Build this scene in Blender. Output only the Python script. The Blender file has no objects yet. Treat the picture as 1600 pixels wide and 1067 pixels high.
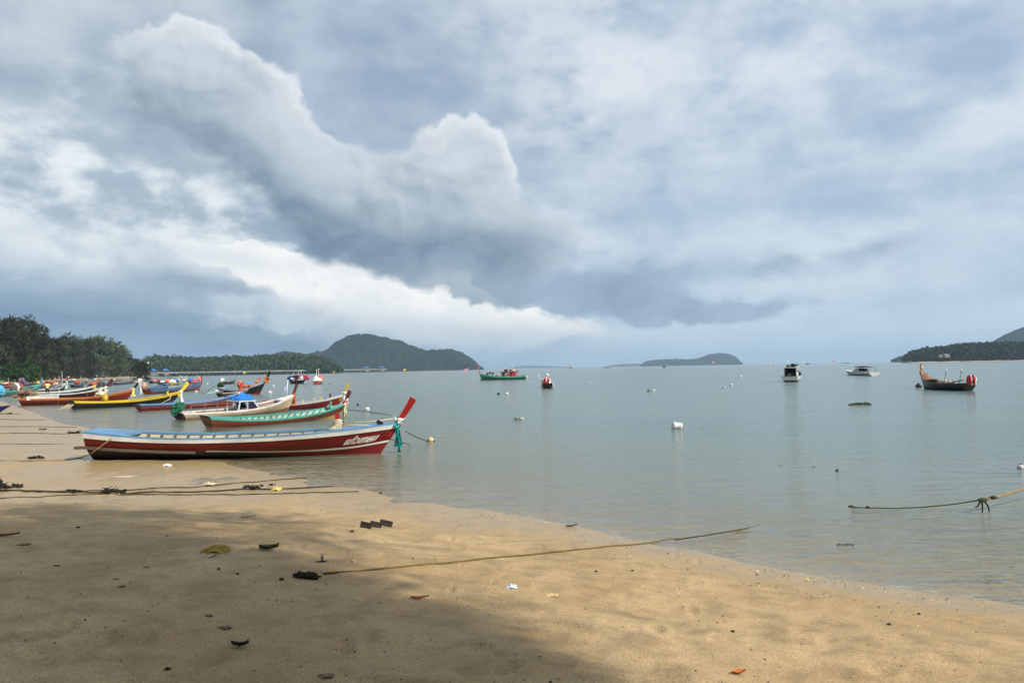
import bpy, bmesh, math, random
import numpy as np
from mathutils import Vector, Matrix, noise as mnoise

S = bpy.context.scene
COL = S.collection
R = math.radians

# ------------------------------------------------------------------ camera
CAM_Z = 2.5
FPX = 1209.0                       # focal length in photo pixels (1600 wide)
PITCH, ROLL = R(1.99), R(-1.03)
cam_d = bpy.data.cameras.new('camera')
cam_d.sensor_width = 36.0
cam_d.lens = FPX / 1600.0 * 36.0
cam_d.clip_start, cam_d.clip_end = 0.05, 40000.0
cam = bpy.data.objects.new('camera', cam_d)
COL.objects.link(cam)
CAM_M = Matrix.Rotation(R(90) + PITCH, 3, 'X') @ Matrix.Rotation(ROLL, 3, 'Z')
cam.matrix_world = Matrix.Translation((0, 0, CAM_Z)) @ CAM_M.to_4x4()
S.camera = cam


def ray(px, py):
    """direction in the world of a photo pixel (used to survey where things stand)"""
    return (CAM_M @ Vector(((px - 800.0) / FPX, -(py - 533.5) / FPX, -1.0))).normalized()


# ------------------------------------------------------------------ sun and sky
SUN_EL, SUN_AZ = R(37), R(124)     # azimuth clockwise from +Y (the view direction)
sun_dir = Vector((math.sin(SUN_AZ) * math.cos(SUN_EL), math.cos(SUN_AZ) * math.cos(SUN_EL), math.sin(SUN_EL)))
sd = bpy.data.lights.new('sun', 'SUN')
sd.energy = 5.0
sd.angle = R(0.9)
sd.color = (1.0, 0.93, 0.80)
sun = bpy.data.objects.new('sun', sd)
sun.rotation_euler = sun_dir.to_track_quat('Z', 'Y').to_euler()
sun.location = (30, -30, 40)
COL.objects.link(sun)

S.view_settings.view_transform = 'Standard'
S.view_settings.look = 'None'
S.view_settings.gamma = 1.0
S.view_settings.exposure = 0.10
S.view_settings.use_curve_mapping = False


class E:
    """a float socket with arithmetic, so that node maths reads like maths"""
    nt = None

    def __init__(self, s):
        self.s = s

    @staticmethod
    def op(kind, *a, clamp=False):
        n = E.nt.nodes.new('ShaderNodeMath')
        n.operation = kind
        n.use_clamp = clamp
        for i, v in enumerate(a):
            if isinstance(v, E):
                E.nt.links.new(v.s, n.inputs[i])
            else:
                n.inputs[i].default_value = v
        return E(n.outputs[0])

    def __add__(s, o): return E.op('ADD', s, o)
    def __radd__(s, o): return E.op('ADD', o, s)
    def __sub__(s, o): return E.op('SUBTRACT', s, o)
    def __rsub__(s, o): return E.op('SUBTRACT', o, s)
    def __mul__(s, o): return E.op('MULTIPLY', s, o)
    def __rmul__(s, o): return E.op('MULTIPLY', o, s)
    def __truediv__(s, o): return E.op('DIVIDE', s, o)
    def max(s, o): return E.op('MAXIMUM', s, o)
    def min(s, o): return E.op('MINIMUM', s, o)
    def pow(s, o): return E.op('POWER', s, o)
    def exp(s): return E.op('EXPONENT', s)
    def sat(s): return E.op('ADD', s, 0.0, clamp=True)

    def smooth(s, a, b):
        n = E.nt.nodes.new('ShaderNodeMapRange')
        n.interpolation_type = 'SMOOTHSTEP'
        n.inputs[1].default_value = a
        n.inputs[2].default_value = b
        E.nt.links.new(s.s, n.inputs[0])
        return E(n.outputs[0])


def vec(x, y, z):
    n = E.nt.nodes.new('ShaderNodeCombineXYZ')
    for i, v in enumerate((x, y, z)):
        if isinstance(v, E):
            E.nt.links.new(v.s, n.inputs[i])
        else:
            n.inputs[i].default_value = v
    return n.outputs[0]


def fbm(v, scale, detail=4.0, rough=0.55, off=0.0, distort=0.0, color=False):
    """fractal noise; off moves it to another place in the noise field"""
    n = E.nt.nodes.new('ShaderNodeTexNoise')
    n.inputs['Scale'].default_value = scale
    n.inputs['Detail'].default_value = detail
    n.inputs['Roughness'].default_value = rough
    n.inputs['Distortion'].default_value = distort
    if off:
        a = E.nt.nodes.new('ShaderNodeVectorMath')
        E.nt.links.new(v, a.inputs[0])
        a.inputs[1].default_value = (off * 1.7, off * 0.6, off)
        v = a.outputs[0]
    E.nt.links.new(v, n.inputs['Vector'])
    return n.outputs[1] if color else E(n.outputs[0])


def cmix(fac, a, b):
    n = E.nt.nodes.new('ShaderNodeMix')
    n.data_type = 'RGBA'
    n.clamp_factor = True
    if isinstance(fac, E):
        E.nt.links.new(fac.s, n.inputs[0])
    else:
        n.inputs[0].default_value = fac
    for i, c in ((6, a), (7, b)):
        if isinstance(c, tuple):
            n.inputs[i].default_value = (*c, 1.0)
        else:
            E.nt.links.new(c, n.inputs[i])
    return n.outputs[2]


def lin(r, g, b):
    f = lambda c: (c / 255 / 12.92) if c <= 10 else ((c / 255 + 0.055) / 1.055) ** 2.4
    return (f(r), f(g), f(b))


W = bpy.data.worlds.new('World')
S.world = W
W.use_nodes = True
nt = W.node_tree
E.nt = nt
for n in list(nt.nodes):
    nt.nodes.remove(n)
w_out = nt.nodes.new('ShaderNodeOutputWorld')
sky = nt.nodes.new('ShaderNodeTexSky')
sky.sky_type = 'NISHITA'
sky.sun_disc = False
sky.sun_elevation = SUN_EL
sky.sun_rotation = SUN_AZ
sky.air_density, sky.dust_density, sky.ozone_density = 1.0, 1.2, 1.0
bg_clear = nt.nodes.new('ShaderNodeBackground')
bg_clear.inputs[1].default_value = 0.10
nt.links.new(sky.outputs[0], bg_clear.inputs[0])

tc = nt.nodes.new('ShaderNodeTexCoord')
sep = nt.nodes.new('ShaderNodeSeparateXYZ')
nt.links.new(tc.outputs['Generated'], sep.inputs[0])
DX, DY, DZ = (E(sep.outputs[i]) for i in range(3))
AZ = E.op('ARCTAN2', DX, DY)                     # azimuth, 0 = straight ahead
EL = E.op('ARCSINE', DZ)                         # elevation above the horizon
HH = E.op('SQRT', DX * DX + DY * DY).max(0.001)


def vmath(kind, a, b=None, c=None):
    n = nt.nodes.new('ShaderNodeVectorMath')
    n.operation = kind
    for i, v in enumerate((a, b, c)):
        if v is None:
            continue
        if isinstance(v, (tuple, float)):
            n.inputs[i].default_value = v if isinstance(v, tuple) else (v, v, v)
        else:
            nt.links.new(v, n.inputs[i])
    return n.outputs[1] if kind == 'LENGTH' else n.outputs[0]


class Place:
    """sky coordinates (azimuth, elevation), turned by any angle once and kept"""
    def __init__(self, v):
        self.v, self.rot = v, {0: v}

    def turned(self, deg):
        if deg not in self.rot:
            n = nt.nodes.new('ShaderNodeVectorRotate')
            n.rotation_type = 'Z_AXIS'
            n.inputs['Angle'].default_value = R(deg)
            nt.links.new(self.v, n.inputs[0])
            self.rot[deg] = n.outputs[0]
        return self.rot[deg]


def azel(px, py):
    d = ray(px, py)
    return math.atan2(d.x, d.y), math.asin(d.z)


def blob(where, px, py, rx, ry, rot=0, amp=1.0):
    """a soft bell of cloud mass round one direction; radii in photo pixels"""
    a0, e0 = azel(px, py)
    sx, sy = rx / FPX * math.cos(a0) ** 2, ry / FPX * math.cos(a0)
    c, s = math.cos(R(rot)), math.sin(R(rot))    # rot > 0: falls towards the right
    u0, v0 = a0 * c - e0 * s, a0 * s + e0 * c
    p = vmath('MULTIPLY_ADD', where.turned(rot), (1 / sx, 1 / sy, 0.0), (-u0 / sx, -v0 / sy, 0.0))
    n = nt.nodes.new('ShaderNodeMapRange')
    n.interpolation_type = 'SMOOTHSTEP'
    n.inputs[1].default_value, n.inputs[2].default_value = 1.75, 0.0
    n.inputs[3].default_value, n.inputs[4].default_value = 0.0, amp
    nt.links.new(vmath('LENGTH', p), n.inputs[0])
    return E(n.outputs[0])


def total(where, bs):
    t = blob(where, *bs[0])
    for b in bs[1:]:
        t = t + blob(where, *b)
    return t


# position on a cylinder round the viewer: seamless, cloud size equal all along the horizon
PC = vec(DX / HH, DY / HH, EL * 1.25)
PS = vmath('MULTIPLY', PC, (1.0, 1.0, 2.6))      # flat streaks
zz = DZ.max(0.0) + 0.13
PP = vec(DX / zz, DY / zz, 0.0)                  # a flat deck seen in perspective

# wandering of the outlines
wob = vmath('SUBTRACT', fbm(PC, 5.0, 3.0, 0.55, 3.1, color=True), 0.5)
fine = vmath('SUBTRACT', fbm(PC, 24.0, 3.0, 0.6, 1.3, color=True), 0.5)
AE = vec(AZ, EL, 0.0)
SOFT = Place(vmath('MULTIPLY_ADD', wob, (0.10, 0.05, 0.0), AE))
TORN = Place(vmath('MULTIPLY_ADD', fine, (0.040, 0.034, 0.0), vmath('MULTIPLY_ADD', wob, (0.14, 0.10, 0.0), AE)))
fs = nt.nodes.new('ShaderNodeSeparateXYZ')
nt.links.new(fine, fs.inputs[0])
FX, FY = E(fs.outputs[0]), E(fs.outputs[1])

# ---- layer 1: high grey-lilac deck over everything
deck = fbm(PP, 0.55, 4.0, 0.55, 0.4, 0.4)
deck2 = fbm(PC, 3.4, 5.0, 0.55, 2.2)
deck3 = fbm(PS, 4.0, 5.0, 0.52, 5.2)
mot = fbm(PC, 9.0, 6.0, 0.58, 7.0)
lump = fbm(vmath('MULTIPLY', PC, (1.0, 1.0, 1.5)), 15.0, 4.0, 0.55, 4.4)
dk = deck * 0.30 + deck2 * 0.28 + deck3 * 0.34 + mot * 0.22 + (lump - 0.5) * 0.16 + 0.02
right = AZ.smooth(-0.30, 0.30)
col = cmix(dk.smooth(0.46, 0.74), lin(144, 163, 183), lin(214, 224, 231))
c_right = cmix(dk.smooth(0.48, 0.68), lin(163, 183, 207), lin(222, 230, 238))
col = cmix(right, col, c_right)
# broad greyer and brighter parts of the deck
col = cmix(total(TORN, [(90, 70, 330, 130)]) * 0.55, col, cmix(dk.smooth(0.5, 0.7), lin(150, 166, 184), lin(190, 202, 212)))
lil = total(TORN, [(560, 90, 180, 150, 35), (880, 240, 110, 100), (640, 160, 150, 90, 20)])
col = cmix(lil.sat() * 0.7, col, cmix(dk.smooth(0.48, 0.72), lin(148, 167, 191), lin(182, 196, 213)))
brt = total(TORN, [(960, 190, 170, 60, 0, 0.9), (1000, 60, 260, 70, 0, 0.7), (900, 360, 130, 60, 0, 0.9), (1080, 260, 120, 60, 0, 0.6)])
col = cmix(brt.sat() * (deck2 * 0.5 + lump * 0.5).smooth(0.36, 0.58) * 0.9, col, cmix(mot.smooth(0.35, 0.65), lin(200, 211, 223), lin(230, 236, 240)))
# ---- horizon air, lighter blue to the right, rain-blue to the left
col = cmix((EL.max(0.0) * -7.0).exp() * right * 0.95, col, lin(184, 208, 226))
rain = total(SOFT, [(0, 495, 430, 88), (430, 560, 430, 52, 0, 0.9)]).sat()
# ---- layer 2: mottled white stratocumulus at the left
m2 = total(TORN, [(130, 290, 330, 110, 10), (330, 372, 330, 50, 8, 0.9), (600, 470, 200, 60, 10, 0.5)]).sat()
mm = mot * 0.36 + deck3 * 0.28 + lump * 0.46
a2 = m2 * mm.smooth(0.40, 0.58)
col = cmix(a2 * 0.95, col, cmix(mm.smooth(0.47, 0.64), lin(158, 177, 192), lin(234, 240, 243)))
col = cmix(rain * (1.0 - m2 * 0.9).sat() * 0.97, col, cmix(deck3.smooth(0.35, 0.7), lin(92, 124, 152), lin(124, 153, 179)))
# small far cumulus within the rain band
sc = total(TORN, [(320, 484, 60, 16, 8), (420, 492, 60, 16), (440, 512, 120, 10), (60, 425, 80, 9, 0, 0.8)])
sca = (sc + mot * 0.9 - 0.45).smooth(0.30, 0.9)
col = cmix(sca * 0.85, col, cmix((mot + FX * 0.4).smooth(0.4, 0.65), lin(150, 172, 192), lin(198, 212, 222)))

# ---- layer 3: the sunlit white bank low in the middle
bank = total(TORN, [(430, 422, 170, 30, 8), (560, 428, 130, 40, 10), (640, 470, 140, 46, 10),
                    (735, 492, 125, 32, 8), (840, 506, 85, 22), (690, 516, 200, 26, 0, 0.9), (500, 470, 120, 30, 10, 0.6)])
bank_top = (bank + FX * 0.75 + (lump - 0.5) * 0.7).smooth(0.36, 0.60)
bank_soft = (bank + (deck3 - 0.5) * 0.5).smooth(0.05, 0.95)
up = (EL + AZ * 0.14 - azel(640, 500)[1]).smooth(-0.012, 0.022)
ba = bank_soft + (bank_top - bank_soft) * up
e_b = azel(640, 532)[1]
b_col = cmix((EL + AZ * 0.10 - e_b).smooth(-0.020, 0.040), lin(168, 186, 203), lin(255, 254, 250))
b_col = cmix((mot + FY * 0.5).smooth(0.62, 0.36) * 0.55, b_col, lin(220, 228, 233))
col = cmix(ba * 0.98, col, b_col)
wisp = total(SOFT, [(300, 402, 300, 24, 8), (660, 526, 230, 10)])
col = cmix((wisp * deck3.smooth(0.34, 0.60)).sat() * 0.7, col, lin(212, 221, 226))

# ---- layer 4: the great cumulus
MASS = [(255, 115, 90, 65, 0, 0.9), (335, 125, 110, 80, 20), (420, 210, 100, 80, 35), (500, 275, 100, 70, 35), (590, 300, 80, 50, 0, 0.7),
        (600, 335, 120, 75, 10), (715, 270, 85, 85, 0), (775, 305, 75, 90, 0), (760, 375, 150, 55, 0, 0.9), (830, 375, 80, 50, 0, 0.7),
        (630, 375, 150, 40, 20, 0.8), (270, 185, 120, 40, 20, 0.5)]


def puff(da, de, full):
    """cloud mass at a shifted direction; differences of it light the cloud"""
    if full:
        base = total(TORN, MASS)
    else:
        base = total(Place(vmath('ADD', TORN.v, (da, de, 0.0))), MASS)
    return base.min(1.4)


def billow(da, de):
    pv = vec(DX / HH + da, DY / HH, EL * 1.25 + de) if da else PC
    b = fbm(pv, 13.0, 4.0, 0.5, 11.0)
    return E.op('ABSOLUTE', b - 0.5) * 2.0       # rounded heads with creases between


b0 = billow(0.0, 0.0)
b1 = billow(0.008, 0.012)
m0 = puff(0.0, 0.0, True)
m1 = puff(0.045, 0.050, False)
body = m0 - b0 * 0.50 + FX * 0.30
valley = total(SOFT, [(600, 235, 80, 40), (180, 100, 60, 60), (880, 330, 35, 60), (495, 190, 30, 30, 0, 0.6)]).sat()
ca = body.smooth(0.34, 0.56) * (1.0 - valley) + body.smooth(0.22, 0.85) * valley
soft = body.smooth(0.10, 1.0)
lowside = total(SOFT, [(350, 280, 170, 60, 30), (560, 395, 200, 60, 20), (820, 405, 120, 55, 0)]).sat()
alpha = ca + (soft - ca) * lowside
L1 = ((m0 - m1) * 0.42 + (b1 - b0) * 0.9 + (mot - 0.5) * 1.5 + (lump - 0.5) * 0.7 - (m0.min(1.2) - 0.6) * 0.35).smooth(-0.92, 0.50)
cc = cmix(L1, lin(138, 157, 172), lin(208, 217, 224))
bright = total(SOFT, [(300, 60, 130, 70, 10), (440, 150, 80, 70, 35), (520, 215, 50, 40, 0, 0.8), (750, 205, 120, 60, 0), (835, 260, 50, 60, 0, 0.7)]).sat()
rim = (1.0 - body.smooth(0.42, 0.95)) * L1.smooth(0.25, 0.70) * (lump.smooth(0.30, 0.55) * 0.6 + 0.4) * bright
cc = cmix(rim.sat() * 0.8, cc, lin(240, 243, 246))
mid_g = total(SOFT, [(330, 205, 140, 60, 30, 0.8), (450, 290, 170, 62, 35), (660, 350, 210, 62, 8), (800, 360, 90, 60, 0, 0.8)]).sat()
cc = cmix(mid_g * 0.80, cc, cmix(L1, lin(142, 160, 176), lin(190, 202, 211)))
belly = total(SOFT, [(330, 215, 110, 26, 25, 0.35), (470, 335, 170, 40, 35), (680, 392, 200, 40, 8), (830, 392, 90, 42)]).sat()
cc = cmix(belly * 0.95, cc, cmix(L1, lin(106, 128, 149), lin(148, 165, 181)))
alpha = alpha * (1.0 - total(SOFT, [(905, 400, 60, 40)]) * 0.6)
col = cmix(alpha * 0.97, col, cc)
# dark rags beneath and beyond it
rag = total(TORN, [(540, 380, 200, 34, 20), (760, 430, 130, 34, 8), (690, 420, 120, 20, 20)])
ra = (rag + (mot - 0.5) * 1.3).smooth(0.40, 0.95)
col = cmix(ra * 0.8, col, cmix(mot.smooth(0.35, 0.65), lin(104, 127, 149), lin(142, 161, 180)))
rag2 = total(TORN, [(875, 445, 60, 30, 0), (975, 425, 75, 34, 0), (1000, 475, 150, 28, 0), (1090, 470, 110, 22, 0, 0.7)]) + total(SOFT, [(1170, 405, 110, 30, 0, 0.6), (1400, 382, 150, 26, -15, 0.55), (1250, 474, 90, 18, 0, 0.6)])
r2 = (rag2 + (mot - 0.5) * 1.6 + (lump - 0.5) * 1.3).smooth(0.25, 0.95)
col = cmix(r2 * 0.80, col, cmix(mot.smooth(0.35, 0.65), lin(126, 148, 174), lin(154, 174, 197)))

bg_cloud = nt.nodes.new('ShaderNodeBackground')
bg_cloud.inputs[1].default_value = 1.0
nt.links.new(col, bg_cloud.inputs[0])
mixw = nt.nodes.new('ShaderNodeMixShader')
mixw.inputs[0].default_value = 0.94              # a little clear Nishita sky shines through the deck
nt.links.new(bg_clear.outputs[0], mixw.inputs[1])
nt.links.new(bg_cloud.outputs[0], mixw.inputs[2])
nt.links.new(mixw.outputs[0], w_out.inputs[0])
W.cycles.sampling_method = 'MANUAL'
W.cycles.sample_map_resolution = 256
S.cycles.max_bounces = 8
S.cycles.diffuse_bounces = 2
S.cycles.glossy_bounces = 3
S.cycles.transmission_bounces = 4
S.cycles.transparent_max_bounces = 8
S.cycles.volume_bounces = 0
S.cycles.caustics_reflective = False
S.cycles.caustics_refractive = False
rng = np.random.default_rng(7)
rnd = random.Random(11)


# ------------------------------------------------------------------ helpers: objects
def tag(o, label=None, cat=None, group=None, kind=None):
    if label: o['label'] = label
    if cat: o['category'] = cat
    if group: o['group'] = group
    if kind: o['kind'] = kind
    return o


def link(name, me, parent=None):
    o = bpy.data.objects.new(name, me)
    COL.objects.link(o)
    if parent is not None:
        o.parent = parent
    return o


def empty(name, loc=(0, 0, 0), rz=0.0):
    o = bpy.data.objects.new(name, None)
    o.empty_display_size = 0.3
    COL.objects.link(o)
    o.location = loc
    o.rotation_euler = (0, 0, rz)
    return o


class MB:
    """collects faces, then becomes ONE mesh object"""
    def __init__(self):
        self.v, self.f, self.sm = [], [], []

    def add(self, vs, fs, smooth=False):
        n = len(self.v)
        self.v.extend(tuple(p) for p in vs)
        self.f.extend(tuple(i + n for i in f) for f in fs)
        self.sm.extend([smooth] * len(fs))
        return self

    def box(self, c, s, m=None):
        x, y, z = (k / 2 for k in s)
        vs = [Vector((a * x, b * y, d * z)) for d in (-1, 1) for b in (-1, 1) for a in (-1, 1)]
        if m is not None:
            vs = [m @ v for v in vs]
        vs = [v + Vector(c) for v in vs]
        return self.add(vs, [(0, 2, 3, 1), (4, 5, 7, 6), (0, 1, 5, 4), (2, 6, 7, 3), (0, 4, 6, 2), (1, 3, 7, 5)])

    def grid(self, rows, closed=False, smooth=True, flip=False):
        """rows: list of equally long point lists"""
        n, m = len(rows), len(rows[0])
        fs = []
        for i in range(n - 1):
            for j in range(m if closed else m - 1):
                k = (j + 1) % m
                q = (i * m + j, i * m + k, (i + 1) * m + k, (i + 1) * m + j)
                fs.append(q[::-1] if flip else q)
        return self.add([p for r in rows for p in r], fs, smooth)

    def tube(self, pts, r, n=6, cap=True):
        pts = [Vector(p) for p in pts]
        rr = r if isinstance(r, (list, tuple)) else [r] * len(pts)
        rows = []
        up = Vector((0, 0, 1))
        for i, p in enumerate(pts):
            d = (pts[min(i + 1, len(pts) - 1)] - pts[max(i - 1, 0)])
            d = d.normalized() if d.length > 1e-9 else Vector((0, 0, 1))
            a = d.cross(up)
            a = a.normalized() if a.length > 0.05 else d.cross(Vector((1, 0, 0))).normalized()
            b = d.cross(a)
            rows.append([p + (a * math.cos(t) + b * math.sin(t)) * rr[i] for t in (2 * math.pi * k / n for k in range(n))])
        self.grid(rows, closed=True)
        if cap:
            k = len(self.v)
            self.f.append(tuple(range(k - n, k)))
            self.sm.append(False)
            k0 = k - n * len(pts)
            self.f.append(tuple(range(k0 + n - 1, k0 - 1, -1)))
            self.sm.append(False)
        return self

    def bar(self, a, b, w, h):
        """square bar from a to b"""
        a, b = Vector(a), Vector(b)
        d = b - a
        m = d.to_track_quat('X', 'Z').to_matrix()
        return self.box((a + b) / 2, (d.length, w, h), m)

    def ball(self, c, r, n=8, lump=0.0, seed=0):
        n = max(n, 16) if lump else n
        rows = []
        rx, ry, rz = r if isinstance(r, tuple) else (r, r, r)
        for i in range(n // 2 + 1):
            th = math.pi * i / (n // 2)
            row = []
            for k in range(n):
                ph = 2 * math.pi * k / n
                d = Vector((math.sin(th) * math.cos(ph), math.sin(th) * math.sin(ph), math.cos(th)))
                o_ = Vector((seed, seed * 2.1, 0))
                q = 1.0 + (lump * (0.70 * mnoise.noise(d * 1.7 + o_) - 0.75 * abs(mnoise.noise(Vector((d.x * 3.4, d.y * 3.4, d.z * 1.5)) + o_)) - 0.30 * abs(mnoise.noise(d * 7 + o_)) + 0.25) if lump else 0.0)
                row.append((c[0] + d.x * rx * q, c[1] + d.y * ry * q, c[2] + d.z * rz * q))
            rows.append(row)
        return self.grid(rows, closed=True, flip=True, smooth=not lump)

    def mesh(self, name, mat):
        me = bpy.data.meshes.new(name)
        me.from_pydata(self.v, [], self.f)
        me.polygons.foreach_set('use_smooth', self.sm)
        me.materials.append(mat)
        me.update()
        return me

    def build(self, name, mat, parent=None):
        return link(name, self.mesh(name, mat), parent)


def np_mesh(name, verts, faces, mat, smooth=True):
    """quads from numpy arrays"""
    me = bpy.data.meshes.new(name)
    nv, nf = len(verts), len(faces)
    k = faces.shape[1]
    me.vertices.add(nv)
    me.vertices.foreach_set('co', np.ascontiguousarray(verts, dtype=np.float32).ravel())
    me.loops.add(nf * k)
    me.loops.foreach_set('vertex_index', np.ascontiguousarray(faces, dtype=np.int32).ravel())
    me.polygons.add(nf)
    me.polygons.foreach_set('loop_start', np.arange(0, nf * k, k, dtype=np.int32))
    me.polygons.foreach_set('use_smooth', np.full(nf, smooth))
    me.materials.append(mat)
    me.update(calc_edges=True)
    return me


def vattr(me, name, vals):
    a = me.attributes.new(name, 'FLOAT', 'POINT')
    a.data.foreach_set('value', np.ascontiguousarray(vals, dtype=np.float32))


# ------------------------------------------------------------------ helpers: noise in numpy
def _hash(ix, iy, seed):
    h = (ix * 374761393 + iy * 668265263 + seed * 1442695041) & 0xFFFFFFFF
    h = ((h ^ (h >> 13)) * 1274126177) & 0xFFFFFFFF
    return ((h ^ (h >> 16)) & 0xFFFF) / 65535.0


def vnoise(x, y, seed=0):
    x0, y0 = np.floor(x), np.floor(y)
    fx, fy = x - x0, y - y0
    fx, fy = fx * fx * (3 - 2 * fx), fy * fy * (3 - 2 * fy)
    ix, iy = x0.astype(np.int64), y0.astype(np.int64)
    a, b = _hash(ix, iy, seed), _hash(ix + 1, iy, seed)
    c, d = _hash(ix, iy + 1, seed), _hash(ix + 1, iy + 1, seed)
    return (a + (b - a) * fx) * (1 - fy) + (c + (d - c) * fx) * fy - 0.5


def vfbm(x, y, seed=0, octv=4, gain=0.5):
    t, a = 0.0, 1.0
    for o in range(octv):
        t = t + a * vnoise(x, y, seed + o * 17)
        x, y, a = x * 2.03 + 5.1, y * 2.03 + 1.7, a * gain
    return t


# ------------------------------------------------------------------ helpers: materials
def new_mat(name):
    m = bpy.data.materials.new(name)
    m.use_nodes = True
    E.nt = m.node_tree
    b = m.node_tree.nodes['Principled BSDF']
    return m, b


def ln(a, b):
    E.nt.links.new(a, b)


def bump(h, strength, dist, normal=None):
    n = E.nt.nodes.new('ShaderNodeBump')
    n.inputs['Strength'].default_value = strength
    n.inputs['Distance'].default_value = dist
    ln(h.s if isinstance(h, E) else h, n.inputs['Height'])
    if normal is not None:
        ln(normal, n.inputs['Normal'])
    return n.outputs[0]


def coords(kind='Object'):
    t = E.nt.nodes.new('ShaderNodeTexCoord')
    return t.outputs[kind]


def vscale(v, s):
    n = E.nt.nodes.new('ShaderNodeVectorMath')
    n.operation = 'MULTIPLY'
    ln(v, n.inputs[0])
    n.inputs[1].default_value = s
    return n.outputs[0]


def attr(name):
    n = E.nt.nodes.new('ShaderNodeAttribute')
    n.attribute_name = name
    return E(n.outputs['Fac'])


_paint = {}


def paint(name, rgb, rough=0.55, wear=0.5, wear_rgb=None, scale=6.0, metal=0.0):
    """weathered paint, cloth or timber: patchy tone, grain, scuffs of the stuff beneath"""
    key = (name, rgb, rough, wear, wear_rgb, scale)
    if key in _paint:
        return _paint[key]
    m, b = new_mat(name)
    c = lin(*rgb)
    co = coords()
    big = fbm(co, scale * 0.35, 3.0, 0.55, 1.0)
    grain = fbm(vscale(co, (0.35, 2.0, 2.6)), scale * 3.0, 4.0, 0.6, 2.0)
    v = cmix(big.smooth(0.3, 0.7), tuple(k * 0.80 for k in c), tuple(min(1.0, k * 1.16) for k in c))
    v = cmix(grain.smooth(0.35, 0.7) * 0.40, v, tuple(k * 0.66 for k in c))
    if wear > 0:
        wr = lin(*wear_rgb) if wear_rgb else tuple(0.55 * k + 0.10 for k in c)
        sc = fbm(vscale(co, (0.5, 1.6, 2.2)), scale * 1.3, 5.0, 0.65, 3.0)
        v = cmix(sc.smooth(0.70 - 0.16 * wear, 0.80) * min(1.0, wear), v, wr)
    ln(v, b.inputs['Base Color'])
    b.inputs['Roughness'].default_value = rough
    b.inputs['Metallic'].default_value = metal
    ln(bump(grain, 0.25, 0.01), b.inputs['Normal'])
    _paint[key] = m
    return m
# ------------------------------------------------------------------ the lie of the land
def on_plane(px, py, z=0.0):
    d = ray(px, py)
    t = (z - CAM_Z) / d.z
    return Vector((d.x * t, d.y * t, z))


def at_dist(px, py, y):
    """the point on a pixel's ray at a given distance ahead"""
    d = ray(px, py)
    return Vector((d.x, d.y, d.z)) * (y / d.y) + Vector((0, 0, CAM_Z))


_px_shore = [(1600, 948), (1500, 933), (1400, 918), (1300, 904), (1200, 887), (1100, 867), (1000, 845), (900, 822), (800, 803), (700, 789),
             (600, 774), (530, 757), (470, 747), (400, 735), (345, 722), (262, 700), (190, 682), (132, 667), (102, 662), (70, 651), (32, 636), (8, 628)]
SHORE = [(3000, -300), (200, -40), (60, -12), (30, -3), (16, 2.2), (9.5, 5.6)] + [tuple(on_plane(*p).xy) for p in _px_shore] + \
        [(-60, 86), (-80, 108), (-112, 150), (-160, 226), (-199, 308), (-250, 420), (-330, 620), (-425, 900), (-520, 1150), (-900, 1500), (-3000, 2600)]
SHORE = np.array(SHORE, dtype=np.float64)
LAND = np.vstack([SHORE, [(-9000, 2600), (-9000, -9000), (3000, -9000)]])


def shore_dist(x, y):
    """metres from the waterline, positive on land"""
    best = np.full(x.shape, 1e18)
    for (ax, ay), (bx, by) in zip(SHORE[:-1], SHORE[1:]):
        dx, dy = bx - ax, by - ay
        t = np.clip(((x - ax) * dx + (y - ay) * dy) / (dx * dx + dy * dy), 0, 1)
        best = np.minimum(best, (x - ax - t * dx) ** 2 + (y - ay - t * dy) ** 2)
    ins = np.zeros(x.shape, bool)
    P = LAND
    for i in range(len(P)):
        (ax, ay), (bx, by) = P[i], P[(i + 1) % len(P)]
        if ay == by:
            continue
        ins ^= ((ay > y) != (by > y)) & (x < (bx - ax) * (y - ay) / (by - ay) + ax)
    d = np.sqrt(best)
    return np.where(ins, d, -d)


FOOT = []
_fr = np.random.default_rng(21)
for _ in range(150):
    fx, fy = _fr.uniform(-9, 2.5), _fr.uniform(3.4, 10.5)
    FOOT.append((fx, fy, _fr.uniform(0.05, 0.13), _fr.uniform(0, 3.14), _fr.uniform(0.015, 0.04)))


def height(x, y, fine=True):
    x, y = np.asarray(x, float), np.asarray(y, float)
    d = shore_dist(x, y) + 0.25 * vfbm(x * 0.9, y * 0.9, 3, 3)
    dl, dw = np.maximum(d, 0), np.maximum(-d, 0)
    flat = np.clip((y - 8.0) / 8.0, 0, 1) * np.clip((95.0 - y) / 20.0, 0, 1)     # the strand runs out flat towards the boats
    dl = dl * (1 - 0.90 * flat * flat * (3 - 2 * flat))
    z = 0.85 * (1 - np.exp(-dl / 7.0)) + 0.010 * np.minimum(dl, 120) - 1.1 * (1 - np.exp(-dw / 16.0)) - 0.012 * np.minimum(dw, 120)
    if fine:
        near = np.clip(1.5 - np.hypot(x, y) / 40.0, 0, 1) * np.clip(d / 2.5 + 0.15, 0.05, 1)
        z = z + near * (0.06 * vfbm(x * 0.7, y * 0.7, 40, 3) + 0.022 * vfbm(x * 3.2, y * 3.2, 60, 3, 0.6))
        for fx, fy, r, a, dp in FOOT:
            u = (x - fx) * math.cos(a) + (y - fy) * math.sin(a)
            v = -(x - fx) * math.sin(a) + (y - fy) * math.cos(a)
            q = (u / r) ** 2 + (v / (0.5 * r)) ** 2
            m = q < 9
            if m.any():
                z = z + np.where(m, -dp * np.exp(-q) + 0.4 * dp * np.exp(-(np.sqrt(q) - 1.6) ** 2 * 4), 0)
    return z


def gz(x, y):
    return float(height(np.array([x]), np.array([y]))[0])


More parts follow.
